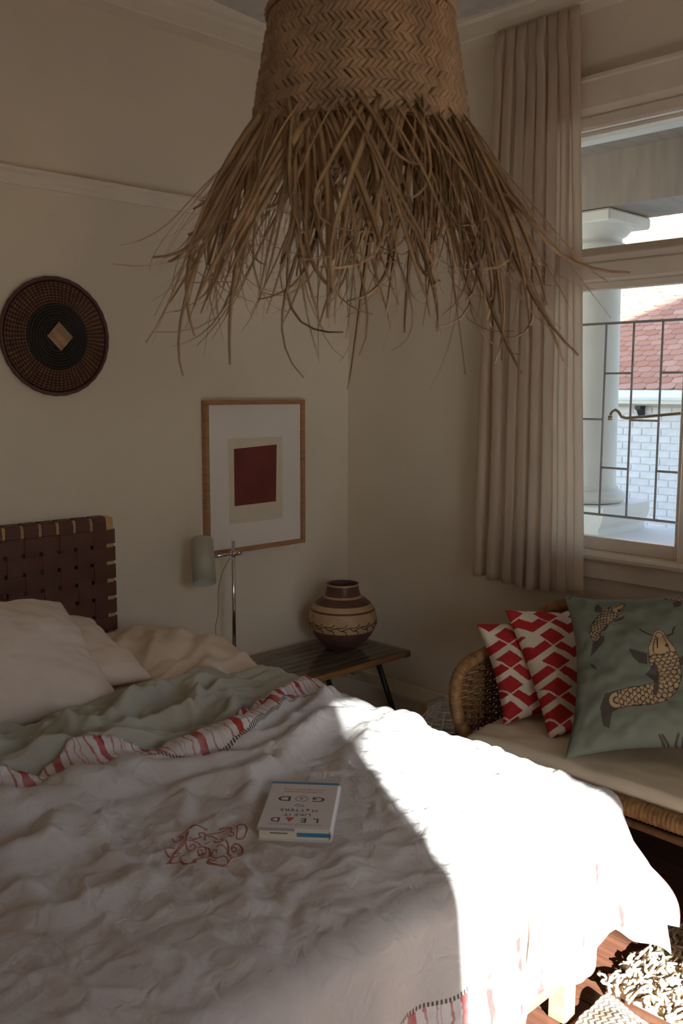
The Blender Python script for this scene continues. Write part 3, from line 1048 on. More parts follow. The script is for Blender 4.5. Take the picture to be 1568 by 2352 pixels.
nx_, ny_ = 300, 230
cx0, cx1 = -2.96, BXR + OVR
P = np.zeros((ny_, nx_, 3))
UVH = np.zeros((ny_, nx_, 2))
UVF = np.zeros((ny_, nx_, 2))
BLT = BL.reshape(-1, 3)
for j in range(ny_):
    for i in range(nx_):
        x = cx0 + (cx1 - cx0) * i / (nx_ - 1)
        yh = float(np.interp(x, HEADX, HEADY))
        yend = BYF - OVF - 0.13 * (-1.95 - x)
        y = yh + (yend - yh) * j / (ny_ - 1)
        yc = max(y, BYF)
        xc = max(min(x, BXR), BXL)
        z = bed_height(xc, yc, yh)
        # gentle roll-off toward the foot and right edge
        z -= 0.012 * smooth01(np.array((BYF + 0.16 - yc) / 0.16)) + 0.012 * smooth01(np.array((xc - BXR + 0.14) / 0.14))
        if y > -1.66 and BXL < x < BXR:
            dd = (BLT[:, 0] - x) ** 2 + (BLT[:, 1] - y) ** 2
            kk = dd < 0.0005
            if kk.any():
                z = max(z, BLT[kk, 2].max() + 0.007)
        p = np.array(drape_point(max(x, BXL), y, z, 0.055, 0.10, 0.48))
        du, dv = max(0, x - BXR), max(0, BYF - y)
        if x < BXL:
            p[2] -= (BXL - x)
        hang = min(1, dv / 0.25)
        p[1] -= hang * (0.016 * math.sin(x * 17 + 0.8) + 0.012 * math.sin(x * 31 + 2.0 + 3 * dv) + 0.012 * fbm(x * 6, dv * 3, 3.0, 2))
        hr = min(1, du / 0.15)
        p[0] += hr * (0.015 * math.sin(y * 21 + 1.0) + 0.010 * fbm(y * 7, du * 4, 6.0, 2))
        if dv > 0:
            p[2] += 0.010 * math.sin(x * 9 + 1.0) * hang
        P[j, i] = p
        UVH[j, i] = (x, yh - y)
        UVF[j, i] = (x, y - yend)
# one smoothing pass where it climbs over the blanket
K = P[..., 2].copy()
for _ in range(2):
    K[1:-1, 1:-1] = 0.5 * K[1:-1, 1:-1] + 0.125 * (K[:-2, 1:-1] + K[2:, 1:-1] + K[1:-1, :-2] + K[1:-1, 2:])
P[..., 2] = K
CV = P
bs = thing('bedspread', 'crumpled off-white linen bedspread with red striped borders and a red monogram', 'bedspread', (-2.0, -1.7, 0.6))
cover = obj('cover', grid_mesh('cover', CV, {'head': UVH, 'foot': UVF}), 'bedspread_linen', None, True)
at_parent(cover, bs)
solidify(cover, 0.004)

CT = CV[:, :, :].reshape(-1, 3)


def cover_z(x, y):
    d = (CT[:, 0] - x) ** 2 + (CT[:, 1] - y) ** 2
    k = np.argsort(d)[:6]
    w = 1 / (d[k] + 1e-6)
    return float((CT[k, 2] * w).sum() / w.sum())


EMB = [[(-2.116, -1.644), (-2.124, -1.664), (-2.12, -1.672), (-2.11, -1.671), (-2.102, -1.662), (-2.101, -1.653), (-2.108, -1.658)], [(-2.106, -1.646), (-2.089, -1.648), (-2.068, -1.646), (-2.056, -1.652), (-2.049, -1.666)], [(-2.077, -1.65), (-2.063, -1.649), (-2.052, -1.658), (-2.048, -1.669)], [(-2.084, -1.655), (-2.1, -1.671), (-2.111, -1.684), (-2.131, -1.695), (-2.149, -1.703), (-2.166, -1.715), (-2.184, -1.726)], [(-2.088, -1.655), (-2.111, -1.68), (-2.132, -1.69), (-2.155, -1.705), (-2.179, -1.728)], [(-2.11, -1.681), (-2.121, -1.701), (-2.122, -1.714), (-2.116, -1.718), (-2.106, -1.709), (-2.106, -1.7), (-2.115, -1.703)], [(-2.109, -1.682), (-2.099, -1.69), (-2.096, -1.704), (-2.098, -1.715)], [(-2.11, -1.719), (-2.103, -1.718), (-2.095, -1.725), (-2.103, -1.74), (-2.113, -1.745), (-2.117, -1.738), (-2.113, -1.727), (-2.106, -1.726), (-2.105, -1.734)], [(-2.093, -1.727), (-2.095, -1.74), (-2.108, -1.758), (-2.117, -1.761), (-2.121, -1.752), (-2.12, -1.738)], [(-2.091, -1.733), (-2.1, -1.751), (-2.11, -1.762), (-2.126, -1.761), (-2.141, -1.754)], [(-2.164, -1.689), (-2.156, -1.682), (-2.15, -1.684), (-2.143, -1.69)], [(-2.164, -1.692), (-2.166, -1.705), (-2.16, -1.715), (-2.151, -1.716)], [(-2.142, -1.709), (-2.147, -1.705), (-2.154, -1.709)], [(-2.177, -1.726), (-2.163, -1.737), (-2.15, -1.724), (-2.143, -1.728)], [(-2.162, -1.738), (-2.167, -1.757), (-2.162, -1.767), (-2.151, -1.769), (-2.143, -1.763), (-2.144, -1.756), (-2.15, -1.76)], [(-2.158, -1.737), (-2.164, -1.756), (-2.158, -1.769)], [(-2.069, -1.669), (-2.074, -1.68), (-2.073, -1.685)], [(-2.068, -1.669), (-2.062, -1.674), (-2.062, -1.684), (-2.071, -1.691), (-2.075, -1.701)], [(-2.063, -1.687), (-2.046, -1.689), (-2.034, -1.695), (-2.021, -1.7), (-2.007, -1.696)], [(-2.064, -1.694), (-2.057, -1.697), (-2.059, -1.711), (-2.058, -1.717)], [(-2.069, -1.72), (-2.072, -1.729), (-2.069, -1.736), (-2.06, -1.737), (-2.055, -1.73), (-2.059, -1.726)], [(-2.031, -1.685), (-2.022, -1.689), (-2.01, -1.692), (-2.012, -1.704), (-2.024, -1.716), (-2.029, -1.728)], [(-2.0, -1.704), (-2.011, -1.721), (-2.032, -1.744)], [(-1.999, -1.708), (-1.994, -1.717), (-1.997, -1.731), (-2.008, -1.744), (-2.021, -1.751), (-2.032, -1.746)], [(-2.002, -1.705), (-1.994, -1.712), (-1.994, -1.73), (-2.003, -1.741)], [(-2.038, -1.727), (-2.038, -1.734), (-2.03, -1.735), (-2.026, -1.727)], [(-2.053, -1.736), (-2.056, -1.748), (-2.07, -1.765), (-2.083, -1.782), (-2.088, -1.798)], [(-2.055, -1.741), (-2.061, -1.758), (-2.081, -1.783), (-2.083, -1.795)], [(-2.083, -1.748), (-2.074, -1.746), (-2.07, -1.755), (-2.073, -1.765)], [(-2.099, -1.755), (-2.093, -1.75), (-2.089, -1.756), (-2.095, -1.762)], [(-2.098, -1.753), (-2.105, -1.764), (-2.104, -1.776), (-2.095, -1.785), (-2.094, -1.796), (-2.099, -1.805)], [(-2.062, -1.769), (-2.063, -1.775), (-2.058, -1.776), (-2.052, -1.769), (-2.053, -1.762), (-2.061, -1.766), (-2.051, -1.757), (-2.042, -1.758), (-2.041, -1.77), (-2.051, -1.791), (-2.065, -1.805), (-2.079, -1.806), (-2.091, -1.803)], [(-2.047, -1.757), (-2.04, -1.763), (-2.046, -1.78), (-2.061, -1.799), (-2.074, -1.804)], [(-2.112, -1.785), (-2.114, -1.78), (-2.119, -1.784), (-2.12, -1.774), (-2.129, -1.78), (-2.129, -1.792), (-2.121, -1.803), (-2.109, -1.808), (-2.096, -1.805), (-2.085, -1.801)], [(-2.119, -1.775), (-2.125, -1.78), (-2.124, -1.792), (-2.117, -1.802), (-2.105, -1.807)], [(-2.109, -1.735), (-2.111, -1.74), (-2.106, -1.741)], [(-2.089, -1.716), (-2.077, -1.716)], [(-2.096, -1.675), (-2.092, -1.685), (-2.077, -1.682)], [(-2.091, -1.683), (-2.086, -1.681)]]
em = MB()
for l in EMB:
    pts = []
    for a in range(len(l) - 1):
        for q in range(4):
            # catmull-rom
            p0, p1, p2, p3 = l[max(0, a - 1)], l[a], l[a + 1], l[min(len(l) - 1, a + 2)]
            u = q / 4
            pt = [0.5 * ((2 * p1[c]) + (-p0[c] + p2[c]) * u + (2 * p0[c] - 5 * p1[c] + 4 * p2[c] - p3[c]) * u * u + (-p0[c] + 3 * p1[c] - 3 * p2[c] + p3[c]) * u ** 3) for c in (0, 1)]
            pts.append(pt)
    pts.append(l[-1])
    em.tube([(x, y, cover_z(x, y) + 0.0022) for x, y in pts], 0.0014, 5)
o = at_parent(em.build('embroidered_monogram', 'red_thread', None, True), bs)
o['label'] = 'red embroidered scrolling monogram'

# ---- edge of the under-sheet that hangs out below the bedspread at the foot corner
nx_, ny_ = 60, 50
P = np.zeros((ny_, nx_, 3))
ux0, ux1, uy0, uy1 = -1.62, BXR + 0.30, -1.72, BYF - 0.34
for j in range(ny_):
    for i in range(nx_):
        x = ux0 + (ux1 - ux0) * i / (nx_ - 1)
        y = uy0 + (uy1 - uy0) * j / (ny_ - 1)
        p = np.array(drape_point(x, y, ZM + 0.010, 0.045, 0.05, 0.36))
        du, dv = max(0, x - BXR), max(0, BYF - y)
        h = min(1, math.hypot(du, dv) / 0.2)
        th_ = math.atan2(dv, du + 1e-6)
        corner = math.sin(2 * th_) if du > 0 and dv > 0 else 0
        p[0] += h * (0.012 * math.sin(y * 24) + 0.020 * corner * math.sin(th_ * 9))
        p[1] -= h * (0.008 * math.sin(x * 22) + 0.020 * corner * math.cos(th_ * 9))
        p[2] = max(p[2], 0.055)
        P[j, i] = p
o = obj('under_sheet', grid_mesh('under_sheet', P), 'linen_cream', None, True)
solidify(o, 0.003)
subsurf(o, 1)
tag(o, 'cream under-sheet corner hanging out below the bedspread at the foot', 'sheet')


# ------------------------------------------------------------------ pillows and cushions
def pillow_mesh(name, w, h, t_, n=70, seed=1.0, pinch=0.07, wrinkle=0.006, expo=0.45, paint=None, front_t=0.6):
    u = np.linspace(-1, 1, n)
    U, Vv = np.meshgrid(u, u)
    X = w / 2 * U * (1 - pinch * (1 - Vv ** 2) * np.abs(U) ** 3)
    Y = h / 2 * Vv * (1 - pinch * (1 - U ** 2) * np.abs(Vv) ** 3)
    prof = (np.clip(1 - U ** 2, 0, 1) * np.clip(1 - Vv ** 2, 0, 1)) ** expo
    W = np.zeros_like(U)
    for j in range(n):
        for i in range(n):
            e = max(abs(U[j, i]), abs(Vv[j, i]))
            ang = math.atan2(Vv[j, i], U[j, i])
            rad_w = math.sin(ang * 22 + 3 * fbm(U[j, i] * 1.5, Vv[j, i] * 1.5, seed, 2)) * max(0, e - 0.55) * 1.6
            W[j, i] = wrinkle * (1.6 * fbm(U[j, i] * 2.2, Vv[j, i] * 2.2, seed, 3) + 0.45 * rad_w)
    soft = np.clip(prof * 3, 0, 1)
    Zt = t_ * front_t * prof + W * soft
    Zb = -t_ * (1 - front_t) * prof
    top = np.stack([X, Y, Zt], -1)
    idx_t = np.arange(n * n).reshape(n, n)
    idx_b = idx_t.copy()
    inner = np.zeros((n, n), bool)
    inner[1:-1, 1:-1] = True
    idx_b[inner] = n * n + np.arange(inner.sum())
    bot = np.stack([X, Y, Zb], -1)[inner]
    vs = np.concatenate([top.reshape(-1, 3), bot])
    q = lambda I: np.stack([I[:-1, :-1], I[:-1, 1:], I[1:, 1:], I[1:, :-1]], -1).reshape(-1, 4)
    me = bpy.data.meshes.new(name)
    me.from_pydata(vs.tolist(), [], np.concatenate([q(idx_t), q(idx_b)[:, ::-1]]).tolist())
    if paint is not None:
        ca = me.color_attributes.new('print', 'FLOAT_COLOR', 'POINT')
        xy = vs[:, :2]
        c = paint(xy[:, 0], xy[:, 1])
        ca.data.foreach_set('color', np.concatenate([c, np.ones((len(c), 1))], 1).astype(np.float32).ravel())
    me.update()
    return me


def frame_from(bl, updir, wdir, w, h, shear=0.0):
    """matrix placing a pillow with its bottom-left corner at bl"""
    u_ = Vector(updir).normalized()
    w_ = Vector(wdir)
    w_ = (w_ - u_ * w_.dot(u_) * (1 - shear)).normalized()
    n_ = w_.cross(u_).normalized()
    m_ = Matrix((w_, u_, n_)).transposed().to_4x4()
    m_.translation = Vector(bl) + w_ * w / 2 + u_ * h / 2
    return m_


# two bed pillows
me = pillow_mesh('pillow', 0.74, 0.45, 0.20, 90, 2.0, 0.05, 0.010, 0.42)
o = obj('pillow', me, 'pillow_cotton', None, True)
w_, u_ = Vector((0.95, 0.26, -0.02)), Vector((0.08, 0.30, 0.205))
br = Vector((-1.80, -0.76, 0.600))
m4 = frame_from(br - w_.normalized() * 0.74, u_, w_, 0.74, 0.45, 1.0)
o.matrix_world = m4
tag(o, 'plump cream cotton pillow propped in front of the other pillow', 'pillow')
me = pillow_mesh('pillow', 0.72, 0.48, 0.15, 90, 5.0, 0.05, 0.012, 0.42)
o = obj('pillow', me, 'pillow_cotton', None, True)
w_, u_ = Vector((0.98, 0.05, -0.06)), Vector((0.12, 0.50, 0.10))
br = Vector((-1.635, -0.735, 0.625))
o.matrix_world = frame_from(br - w_.normalized() * 0.72, u_, w_, 0.72, 0.50, 1.0)
tag(o, 'flat cream pillow half hidden behind the propped pillow against the headboard', 'pillow')
# open end flap of that pillowcase
fp = np.zeros((14, 18, 3))
for j in range(14):
    for i in range(18):
        s, t_ = i / 17, j / 13
        fp[j, i] = (-1.70 + 0.17 * s + 0.02 * t_, -0.30 + 0.05 * t_ - 0.03 * math.sin(s * PI), 0.655 + 0.055 * math.sin(PI * (0.15 + 0.7 * t_)) * (0.5 + 0.5 * math.sin(PI * (s * 0.8 + 0.2))) - 0.03 * s)
fo = obj('pillowcase_flap', grid_mesh('pillowcase_flap', fp), 'linen_cream', None, True)
fo.parent = o
fo.matrix_parent_inverse = o.matrix_world.inverted()
solidify(fo, 0.004)
subsurf(fo, 1)


# ------------------------------------------------------------------ book on the bedspread
def text(body, size, x, y, mat, parent, z, name='lettering', width=None, offset=0.0, rot=0.0):
    cu = bpy.data.curves.new(name, 'FONT')
    cu.body = body
    cu.size = size
    cu.align_x = 'CENTER'
    cu.align_y = 'CENTER'
    cu.extrude = 0.0001
    cu.offset = offset
    o = bpy.data.objects.new(name, cu)
    o.data.materials.append(MATS[mat])
    COL.objects.link(o)
    o.parent = parent
    o.location = (x, y, z)
    o.rotation_euler = (0, 0, rot)
    bpy.context.view_layer.update()
    me = bpy.data.meshes.new_from_object(o.evaluated_get(bpy.context.evaluated_depsgraph_get()))
    dx = o.dimensions.x
    bpy.data.objects.remove(o)
    bpy.data.curves.remove(cu)
    o = obj(name, me, mat, parent)
    o.location = (x, y, z)
    o.rotation_euler = (0, 0, rot)
    if width and dx > 0:
        o.scale = (width / dx, 1, 1)
    return o


BW, BH, BT = 0.148, 0.221, 0.027
bz = max(cover_z(BOOK_C.x + dx, BOOK_C.y + dy) for dx in (-.05, 0, .05) for dy in (-.06, 0, .06)) + 0.002
book = thing('book', 'white hardcover book with blue edge and black title lying on the bedspread', 'book', (BOOK_C.x, BOOK_C.y, bz))
book.rotation_euler = (0, 0, BOOK_ROT)
pg = MB().box((-BW / 2 + 0.003, -BH / 2 + 0.004, 0.0025), (BW / 2 - 0.004, BH / 2 - 0.004, BT - 0.0025)).build('page_block', 'book_pages', book)
for z0_, nm in ((0, 'back_cover'), (BT - 0.0026, 'front_cover')):
    MB().box((-BW / 2, -BH / 2, z0_), (BW / 2, BH / 2, z0_ + 0.0026), bevel=.0008).build(nm, 'book_white', book)
sp = [(-BW / 2 + 0.002, 0), (-BW / 2 - 0.003, 0.004), (-BW / 2 - 0.005, BT / 2), (-BW / 2 - 0.003, BT - 0.004), (-BW / 2 + 0.002, BT), (-BW / 2 + 0.003, BT - 0.002), (-BW / 2 - 0.001, BT / 2), (-BW / 2 + 0.003, 0.002)]
MB().prism(sp, -BH / 2, BH / 2, axes=((1, 0, 0), (0, 0, 1), (0, 1, 0))).build('spine', 'book_white', book)
ZT = BT + 0.0001
o = MB().box((-BW / 2 - 0.001, -BH / 2 - 0.0004, 0.0), (BW / 2 + 0.0004, -BH / 2 + 0.009, ZT + 0.0002)).build('blue_band', 'book_blue', book)
MB().box((-BW / 2 + 0.001, BH / 2 - 0.006, BT * 0.33), (-0.006, BH / 2 - 0.0025, BT * 0.62)).build('blue_headband', 'book_blue', book)
MB().box((0.012, BH / 2 - 0.0045, BT * 0.50), (0.048, BH / 2 - 0.0035, BT * 0.58)).build('page_ribbon', 'brown_plastic', book)
MB().box((-0.002, BH / 2 - 0.0012, BT * 0.80), (BW / 2, BH / 2 + 0.0006, BT)).build('jacket_fold', 'ink_grey', book)
text('RICHARD STEARNS', 0.0115, 0.0, 0.092, 'ink_grey', book, ZT, width=0.108)
text('L', 0.027, -0.041, 0.072, 'ink_black', book, ZT, offset=0.0004)
text('E', 0.027, -0.016, 0.072, 'ink_black', book, ZT, offset=0.0004)
text('D', 0.027, 0.042, 0.072, 'ink_black', book, ZT, offset=0.0004)


def tri(cx, cy, w, h, mat='ink_red'):
    MB().prism([(cx - w / 2, cy - h / 2), (cx + w / 2, cy - h / 2), (cx, cy + h / 2)], ZT, ZT + 0.0002).build('red_triangle', mat, book)


tri(0.013, 0.072, 0.019, 0.020)
text('LIKE IT', 0.0165, 0.0, 0.048, 'ink_black', book, ZT, width=0.056)
text('M', 0.0165, -0.034, 0.027, 'ink_black', book, ZT)
tri(-0.0195, 0.027, 0.010, 0.0115)
text('TTERS', 0.0165, 0.012, 0.027, 'ink_black', book, ZT, width=0.052)
text('TO', 0.0165, 0.0, 0.004, 'ink_black', book, ZT, width=0.020)
text('G', 0.031, -0.036, -0.027, 'ink_black', book, ZT, offset=0.0003, width=0.026)
text('D', 0.031, 0.036, -0.027, 'ink_black', book, ZT, offset=0.0003, width=0.026)
rg = MB()
for q in range(4):
    a0 = q * PI / 2 + 0.22
    arc = [(0.0125 * math.cos(a0 + 1.13 * k / 10), -0.027 + 0.0125 * math.sin(a0 + 1.13 * k / 10), ZT + 0.0001) for k in range(11)]
    rg.tube(arc, 0.0008, 5)
    a1 = q * PI / 2
    rg.prism([(0.0115 * math.cos(a1 - .12), -0.027 + 0.0115 * math.sin(a1 - .12)), (0.0175 * math.cos(a1), -0.027 + 0.0175 * math.sin(a1)), (0.0115 * math.cos(a1 + .12), -0.027 + 0.0115 * math.sin(a1 + .12))], ZT, ZT + 0.0002)
rg.build('compass_emblem', 'ink_blue', book)
tri(0.0, -0.027, 0.008, 0.009)
text('VALUES-DRIVEN LEADERSHIP', 0.0075, 0.0, -0.062, 'ink_red', book, ZT, width=0.084)
text('IN A SUCCESS-DRIVEN WORLD', 0.0075, 0.0, -0.074, 'ink_red', book, ZT, width=0.090)

# ------------------------------------------------------------------ bedside table with slats under glass
TZ = 0.362
tx0, tx1, ty0, ty1 = -1.19, -0.10, -0.505, -0.06
tb = thing('bedside_table', 'low dark slatted bedside table with a glass top and splayed black legs', 'table', ((tx0 + tx1) / 2, (ty0 + ty1) / 2, 0))


def lp(o, par):
    o.parent = par
    o.matrix_parent_inverse = Matrix.Translation(-par.location)
    return o


nsl = 8
for k in range(nsl):
    y = ty0 + 0.045 + (ty1 - ty0 - 0.09) * k / (nsl - 1)
    lp(MB().box((tx0 + 0.01, y - 0.015, TZ - 0.030), (tx1 - 0.035, y + 0.015, TZ - 0.008), bevel=.003).build('slat', 'dark_wood'), tb)
for y in (ty0 + 0.011, ty1 - 0.011):
    lp(MB().tube([(tx0, y, TZ - 0.020), (tx1 - 0.03, y, TZ - 0.020)], 0.0125, 10).build('long_rail', 'rail_wood', None, True), tb)
lp(MB().box((tx1 - 0.04, ty0, TZ - 0.034), (tx1, ty1, TZ - 0.006), bevel=.005).build('end_rail', 'dark_wood'), tb)
lp(MB().box((tx0 - 0.005, ty0, TZ - 0.034), (tx0 + 0.03, ty1, TZ - 0.006), bevel=.005).build('end_rail', 'dark_wood'), tb)
for x in (-0.42, -0.85):
    lp(MB().box((x - 0.02, ty0 + 0.02, TZ - 0.050), (x + 0.02, ty1 - 0.02, TZ - 0.030), bevel=.002).build('cross_bearer', 'dark_wood'), tb)
lp(MB().box((tx0 + 0.004, ty0 + 0.004, TZ - 0.006), (tx1 - 0.004, ty1 - 0.004, TZ)).build('glass_top', 'table_glass'), tb)
for (xa, xb, y, dy) in ((-0.275, -0.165, ty0 + 0.035, -0.03), (-0.275, -0.165, ty1 - 0.035, 0.0), (-1.0, -1.09, ty0 + 0.035, -0.03), (-1.0, -1.09, ty1 - 0.035, 0.0)):
    lp(MB().tube([(xa, y, TZ - 0.035), (xb, y + dy, 0.0)], 0.0125, 10).build('leg', 'black_metal', None, True), tb)

# ------------------------------------------------------------------ reading lamp
LX, LY = -0.845, -0.20
lm = thing('table_lamp', 'chrome reading lamp with a tilted grey cylinder shade on the bedside table', 'lamp', (LX, LY, TZ))
MB().lathe([(0.0, 0.0), (0.085, 0.0), (0.088, 0.004), (0.085, 0.010), (0.02, 0.016), (0.012, 0.03), (0, 0.03)], 36).build('base', 'lamp_enamel', lm, True)
MB().tube([(0, 0, 0.012), (0, 0, 0.530)], 0.0075, 16).build('pole', 'chrome', lm, True)
az = 0.480
ar = MB()
ar.tube([(0.030, -0.004, az), (-0.10, -0.004, az)], 0.0062, 10)
ar.box((-0.013, -0.018, az - 0.010), (0.016, 0.012, az + 0.010), bevel=.003)
ar.tube([(0.018, -0.004, az), (0.034, -0.004, az)], 0.010, 10)
ar.build('arm', 'chrome', lm, True)
R_, H_ = 0.046, 0.185
shade = MB()
shade.lathe([(0.0, H_ / 2), (R_ * 0.86, H_ / 2), (R_, H_ / 2 - 0.008), (R_, -H_ / 2), (R_ - 0.002, -H_ / 2), (R_ - 0.002, H_ / 2 - 0.012), (0.0, H_ / 2 - 0.012)], 40, mis=[0, 0, 0, 1, 1, 1])
so_ = shade.build('lamp_shade', ['lamp_enamel', 'lamp_inside'], lm, True)
so_.location = (-0.148, 0.0, az - 0.012)
so_.rotation_euler = (math.radians(-32), math.radians(3), math.radians(-25))
cpts = [(0.0, 0.02, az - 0.02), (-0.015, 0.05, az - 0.08), (-0.02, 0.075, 0.32), (-0.012, 0.09, 0.22), (-0.02, 0.10, 0.15), (0.00, 0.105, 0.07), (0.02, 0.10, 0.02), (0.035, 0.05, 0.006)]
cc = []
for i in range(len(cpts) - 1):
    p0, p1, p2, p3 = [Vector(cpts[max(0, min(len(cpts) - 1, i + d))]) for d in (-1, 0, 1, 2)]
    for q in range(6):
        u = q / 6
        cc.append(0.5 * ((2 * p1) + (-p0 + p2) * u + (2 * p0 - 5 * p1 + 4 * p2 - p3) * u * u + (-p0 + 3 * p1 - 3 * p2 + p3) * u ** 3))
MB().tube(cc, 0.0016, 6).build('cord', 'grey_cord', lm, True)
MB().box((0.018, -0.02, 0.0), (0.05, 0.03, 0.026), bevel=.005).build('switch', 'brown_plastic', lm)

# ------------------------------------------------------------------ vase
VX, VY = -0.300, -0.275
vs_ = thing('vase', 'round brown pottery vase with cream bands and incised birds on the bedside table', 'vase', (VX, VY, TZ))
bands = [(0.000, 0.062, 0), (0.004, 0.070, 0), (0.020, 0.086, 0), (0.045, 0.112, 0), (0.070, 0.131, 0), (0.092, 0.142, 1), (0.110, 0.148, 1), (0.130, 0.1505, 1), (0.150, 0.149, 1), (0.165, 0.1455, 1), (0.176, 0.142, 0), (0.184, 0.138, 1), (0.194, 0.132, 1), (0.205, 0.123, 0), (0.217, 0.110, 0), (0.226, 0.097, 0), (0.232, 0.087, 1), (0.240, 0.0795, 0), (0.255, 0.0745, 0), (0.270, 0.0715, 0), (0.283, 0.070, 1), (0.289, 0.0715, 1), (0.292, 0.071, 0), (0.291, 0.065, 0), (0.270, 0.063, 0), (0.240, 0.070, 0), (0.19, 0.12, 0)]
# fine steps so the bands stay round
fine, mis = [], []
for (a, b_) in zip(bands[:-1], bands[1:]):
    for q in range(3):
        u = q / 3
        fine.append((a[1] + (b_[1] - a[1]) * u, a[0] + (b_[0] - a[0]) * u))
        mis.append(a[2])
fine.append((bands[-1][1], bands[-1][0]))
vb = MB()
vb.lathe(fine, 72, mis=mis, cap0=True)
vb.build('body', ['vase_brown', 'vase_cream'], vs_, True)


def vr(z):
    return float(np.interp(z, [b_[0] for b_ in bands[:23]], [b_[1] for b_ in bands[:23]]))


inc = MB()
npat = 17
for k in range(npat):
    a0 = 2 * PI * k / npat
    for (pl) in ([(0.00, 0.138), (0.06, 0.127), (0.14, 0.1235), (0.24, 0.1255), (0.30, 0.1245)],
                 [(0.30, 0.1245), (0.24, 0.117), (0.17, 0.1105), (0.10, 0.1105), (0.05, 0.107), (0.02, 0.101), (0.015, 0.092)],
                 [(0.17, 0.1105), (0.08, 0.116), (-0.01, 0.1215), (-0.06, 0.1235)]):
        pts = []
        for (a, z) in pl:
            pts.append((a, z))
        P3 = []
        for i in range(len(pts) - 1):
            for q in range(3):
                u = q / 3
                a = pts[i][0] + (pts[i + 1][0] - pts[i][0]) * u
                z = pts[i][1] + (pts[i + 1][1] - pts[i][1]) * u
                r = vr(z) + 0.0003
                P3.append((r * math.cos(a0 - a), r * math.sin(a0 - a), z))
        a, z = pts[-1]
        P3.append(((vr(z) + 0.0003) * math.cos(a0 - a), (vr(z) + 0.0003) * math.sin(a0 - a), z))
        inc.tube(P3, 0.0019, 5)
inc.build('incised_pattern', 'vase_line', vs_, True)

# ------------------------------------------------------------------ framed print
fx0, fx1, fz0, fz1 = -0.848, -0.300, 0.806, 1.452
pf = thing('framed_print', 'oak framed print of a dark red rectangle on white mount', 'picture', ((fx0 + fx1) / 2, 0, fz0))
fwid, fdep = 0.018, 0.032
bars = [((fx0, fz0), (fx1, fz0 + fwid)), ((fx0, fz1 - fwid), (fx1, fz1)), ((fx0, fz0 + fwid), (fx0 + fwid, fz1 - fwid)), ((fx1 - fwid, fz0 + fwid), (fx1, fz1 - fwid))]
for (a, b_) in bars:
    lp(MB().box((a[0], -fdep, a[1]), (b_[0], -0.003, b_[1]), bevel=.0015).build('frame_bar', 'oak'), pf)
lp(MB().box((fx0 + fwid, -0.016, fz0 + fwid), (fx1 - fwid, -0.006, fz1 - fwid)).build('mount', 'mount_white'), pf)
lp(MB().box((-0.722, -0.0176, 0.928), (-0.425, -0.016, 1.292)).build('paper_sheet', 'print_paper'), pf)
lp(MB().prism([(-0.694, 1.004), (-0.464, 1.007), (-0.458, 1.258), (-0.694, 1.248)], -0.0182, -0.0176, axes=((1, 0, 0), (0, 0, 1), (0, 1, 0))).build('red_rectangle', 'print_red'), pf)

# ------------------------------------------------------------------ coiled basket plate on the wall
bp = thing('wall_basket', 'round coiled straw basket plate in dark brown hung on the wall', 'basket', (-1.482, -0.030, 1.682))
cb = MB()
nr = 21
for k in range(nr):
    r = 0.004 + 0.0098 * k
    y = 0.012 - 0.020 * (r / 0.2) ** 2 - 0.0 + 0.004
    n_ = max(12, int(160 * r / 0.2))
    ring = [(r * math.cos(2 * PI * q / n_), -y + 0.02, r * math.sin(2 * PI * q / n_)) for q in range(n_)]
    cb.tube(ring, 0.0058, 6, closed=True)
cb.build('coil_plate', 'basket_coil', bp, True)
rim = [(0.2045 * math.cos(2 * PI * q / 120), 0.018, 0.2045 * math.sin(2 * PI * q / 120)) for q in range(120)]
MB().tube(rim, [0.0068 + 0.0008 * math.sin(q * PI * 0.5) for q in range(120)], 8, closed=True).build('rim', 'leather', bp, True)
for q in range(7):
    u = (q - 3) / 3.5
    d0 = Vector((0.022 * (1), 0, 0.025))
    # seven straw strips side by side make the pale diamond
    a = Vector((0.004, 0, 0)) + Vector((-0.024, 0, -0.026)) * 0.98 * u * 1.0
    e1_ = Vector((0.0265, 0, -0.0265))
    c_ = a
    quad = [c_ - e1_ * 0.98 - Vector((0.0034, 0, 0.0037)), c_ + e1_ * 0.98 - Vector((0.0034, 0, 0.0037)), c_ + e1_ * 0.98 + Vector((0.0034, 0, 0.0037)), c_ - e1_ * 0.98 + Vector((0.0034, 0, 0.0037))]
    MB().prism([(p.x, p.z) for p in quad], -0.0045, -0.0015, axes=((1, 0, 0), (0, 0, 1), (0, 1, 0))).build('straw_strip', 'straw', bp)


# ------------------------------------------------------------------ straw pendant lamp over the bed
PX, PY, PZB = -1.922, -1.975, 1.915
pd = thing('pendant_lamp', 'large woven straw pendant lamp with a long ragged straw fringe hanging from the ceiling', 'lamp', (PX, PY, PZB))
profb = [(0.186, 0.0), (0.181, 0.05), (0.172, 0.10), (0.161, 0.16), (0.151, 0.21), (0.146, 0.26), (0.143, 0.32), (0.138, 0.38), (0.120, 0.42), (0.075, 0.445), (0.02, 0.452)]
bd = MB().lathe([(r - 0.003, z) for r, z in profb], 64).build('shade_body', 'straw_dark', pd, True)
solidify(bd, 0.003)


def pr(z):
    return float(np.interp(z, [p[1] for p in profb], [p[0] for p in profb]))


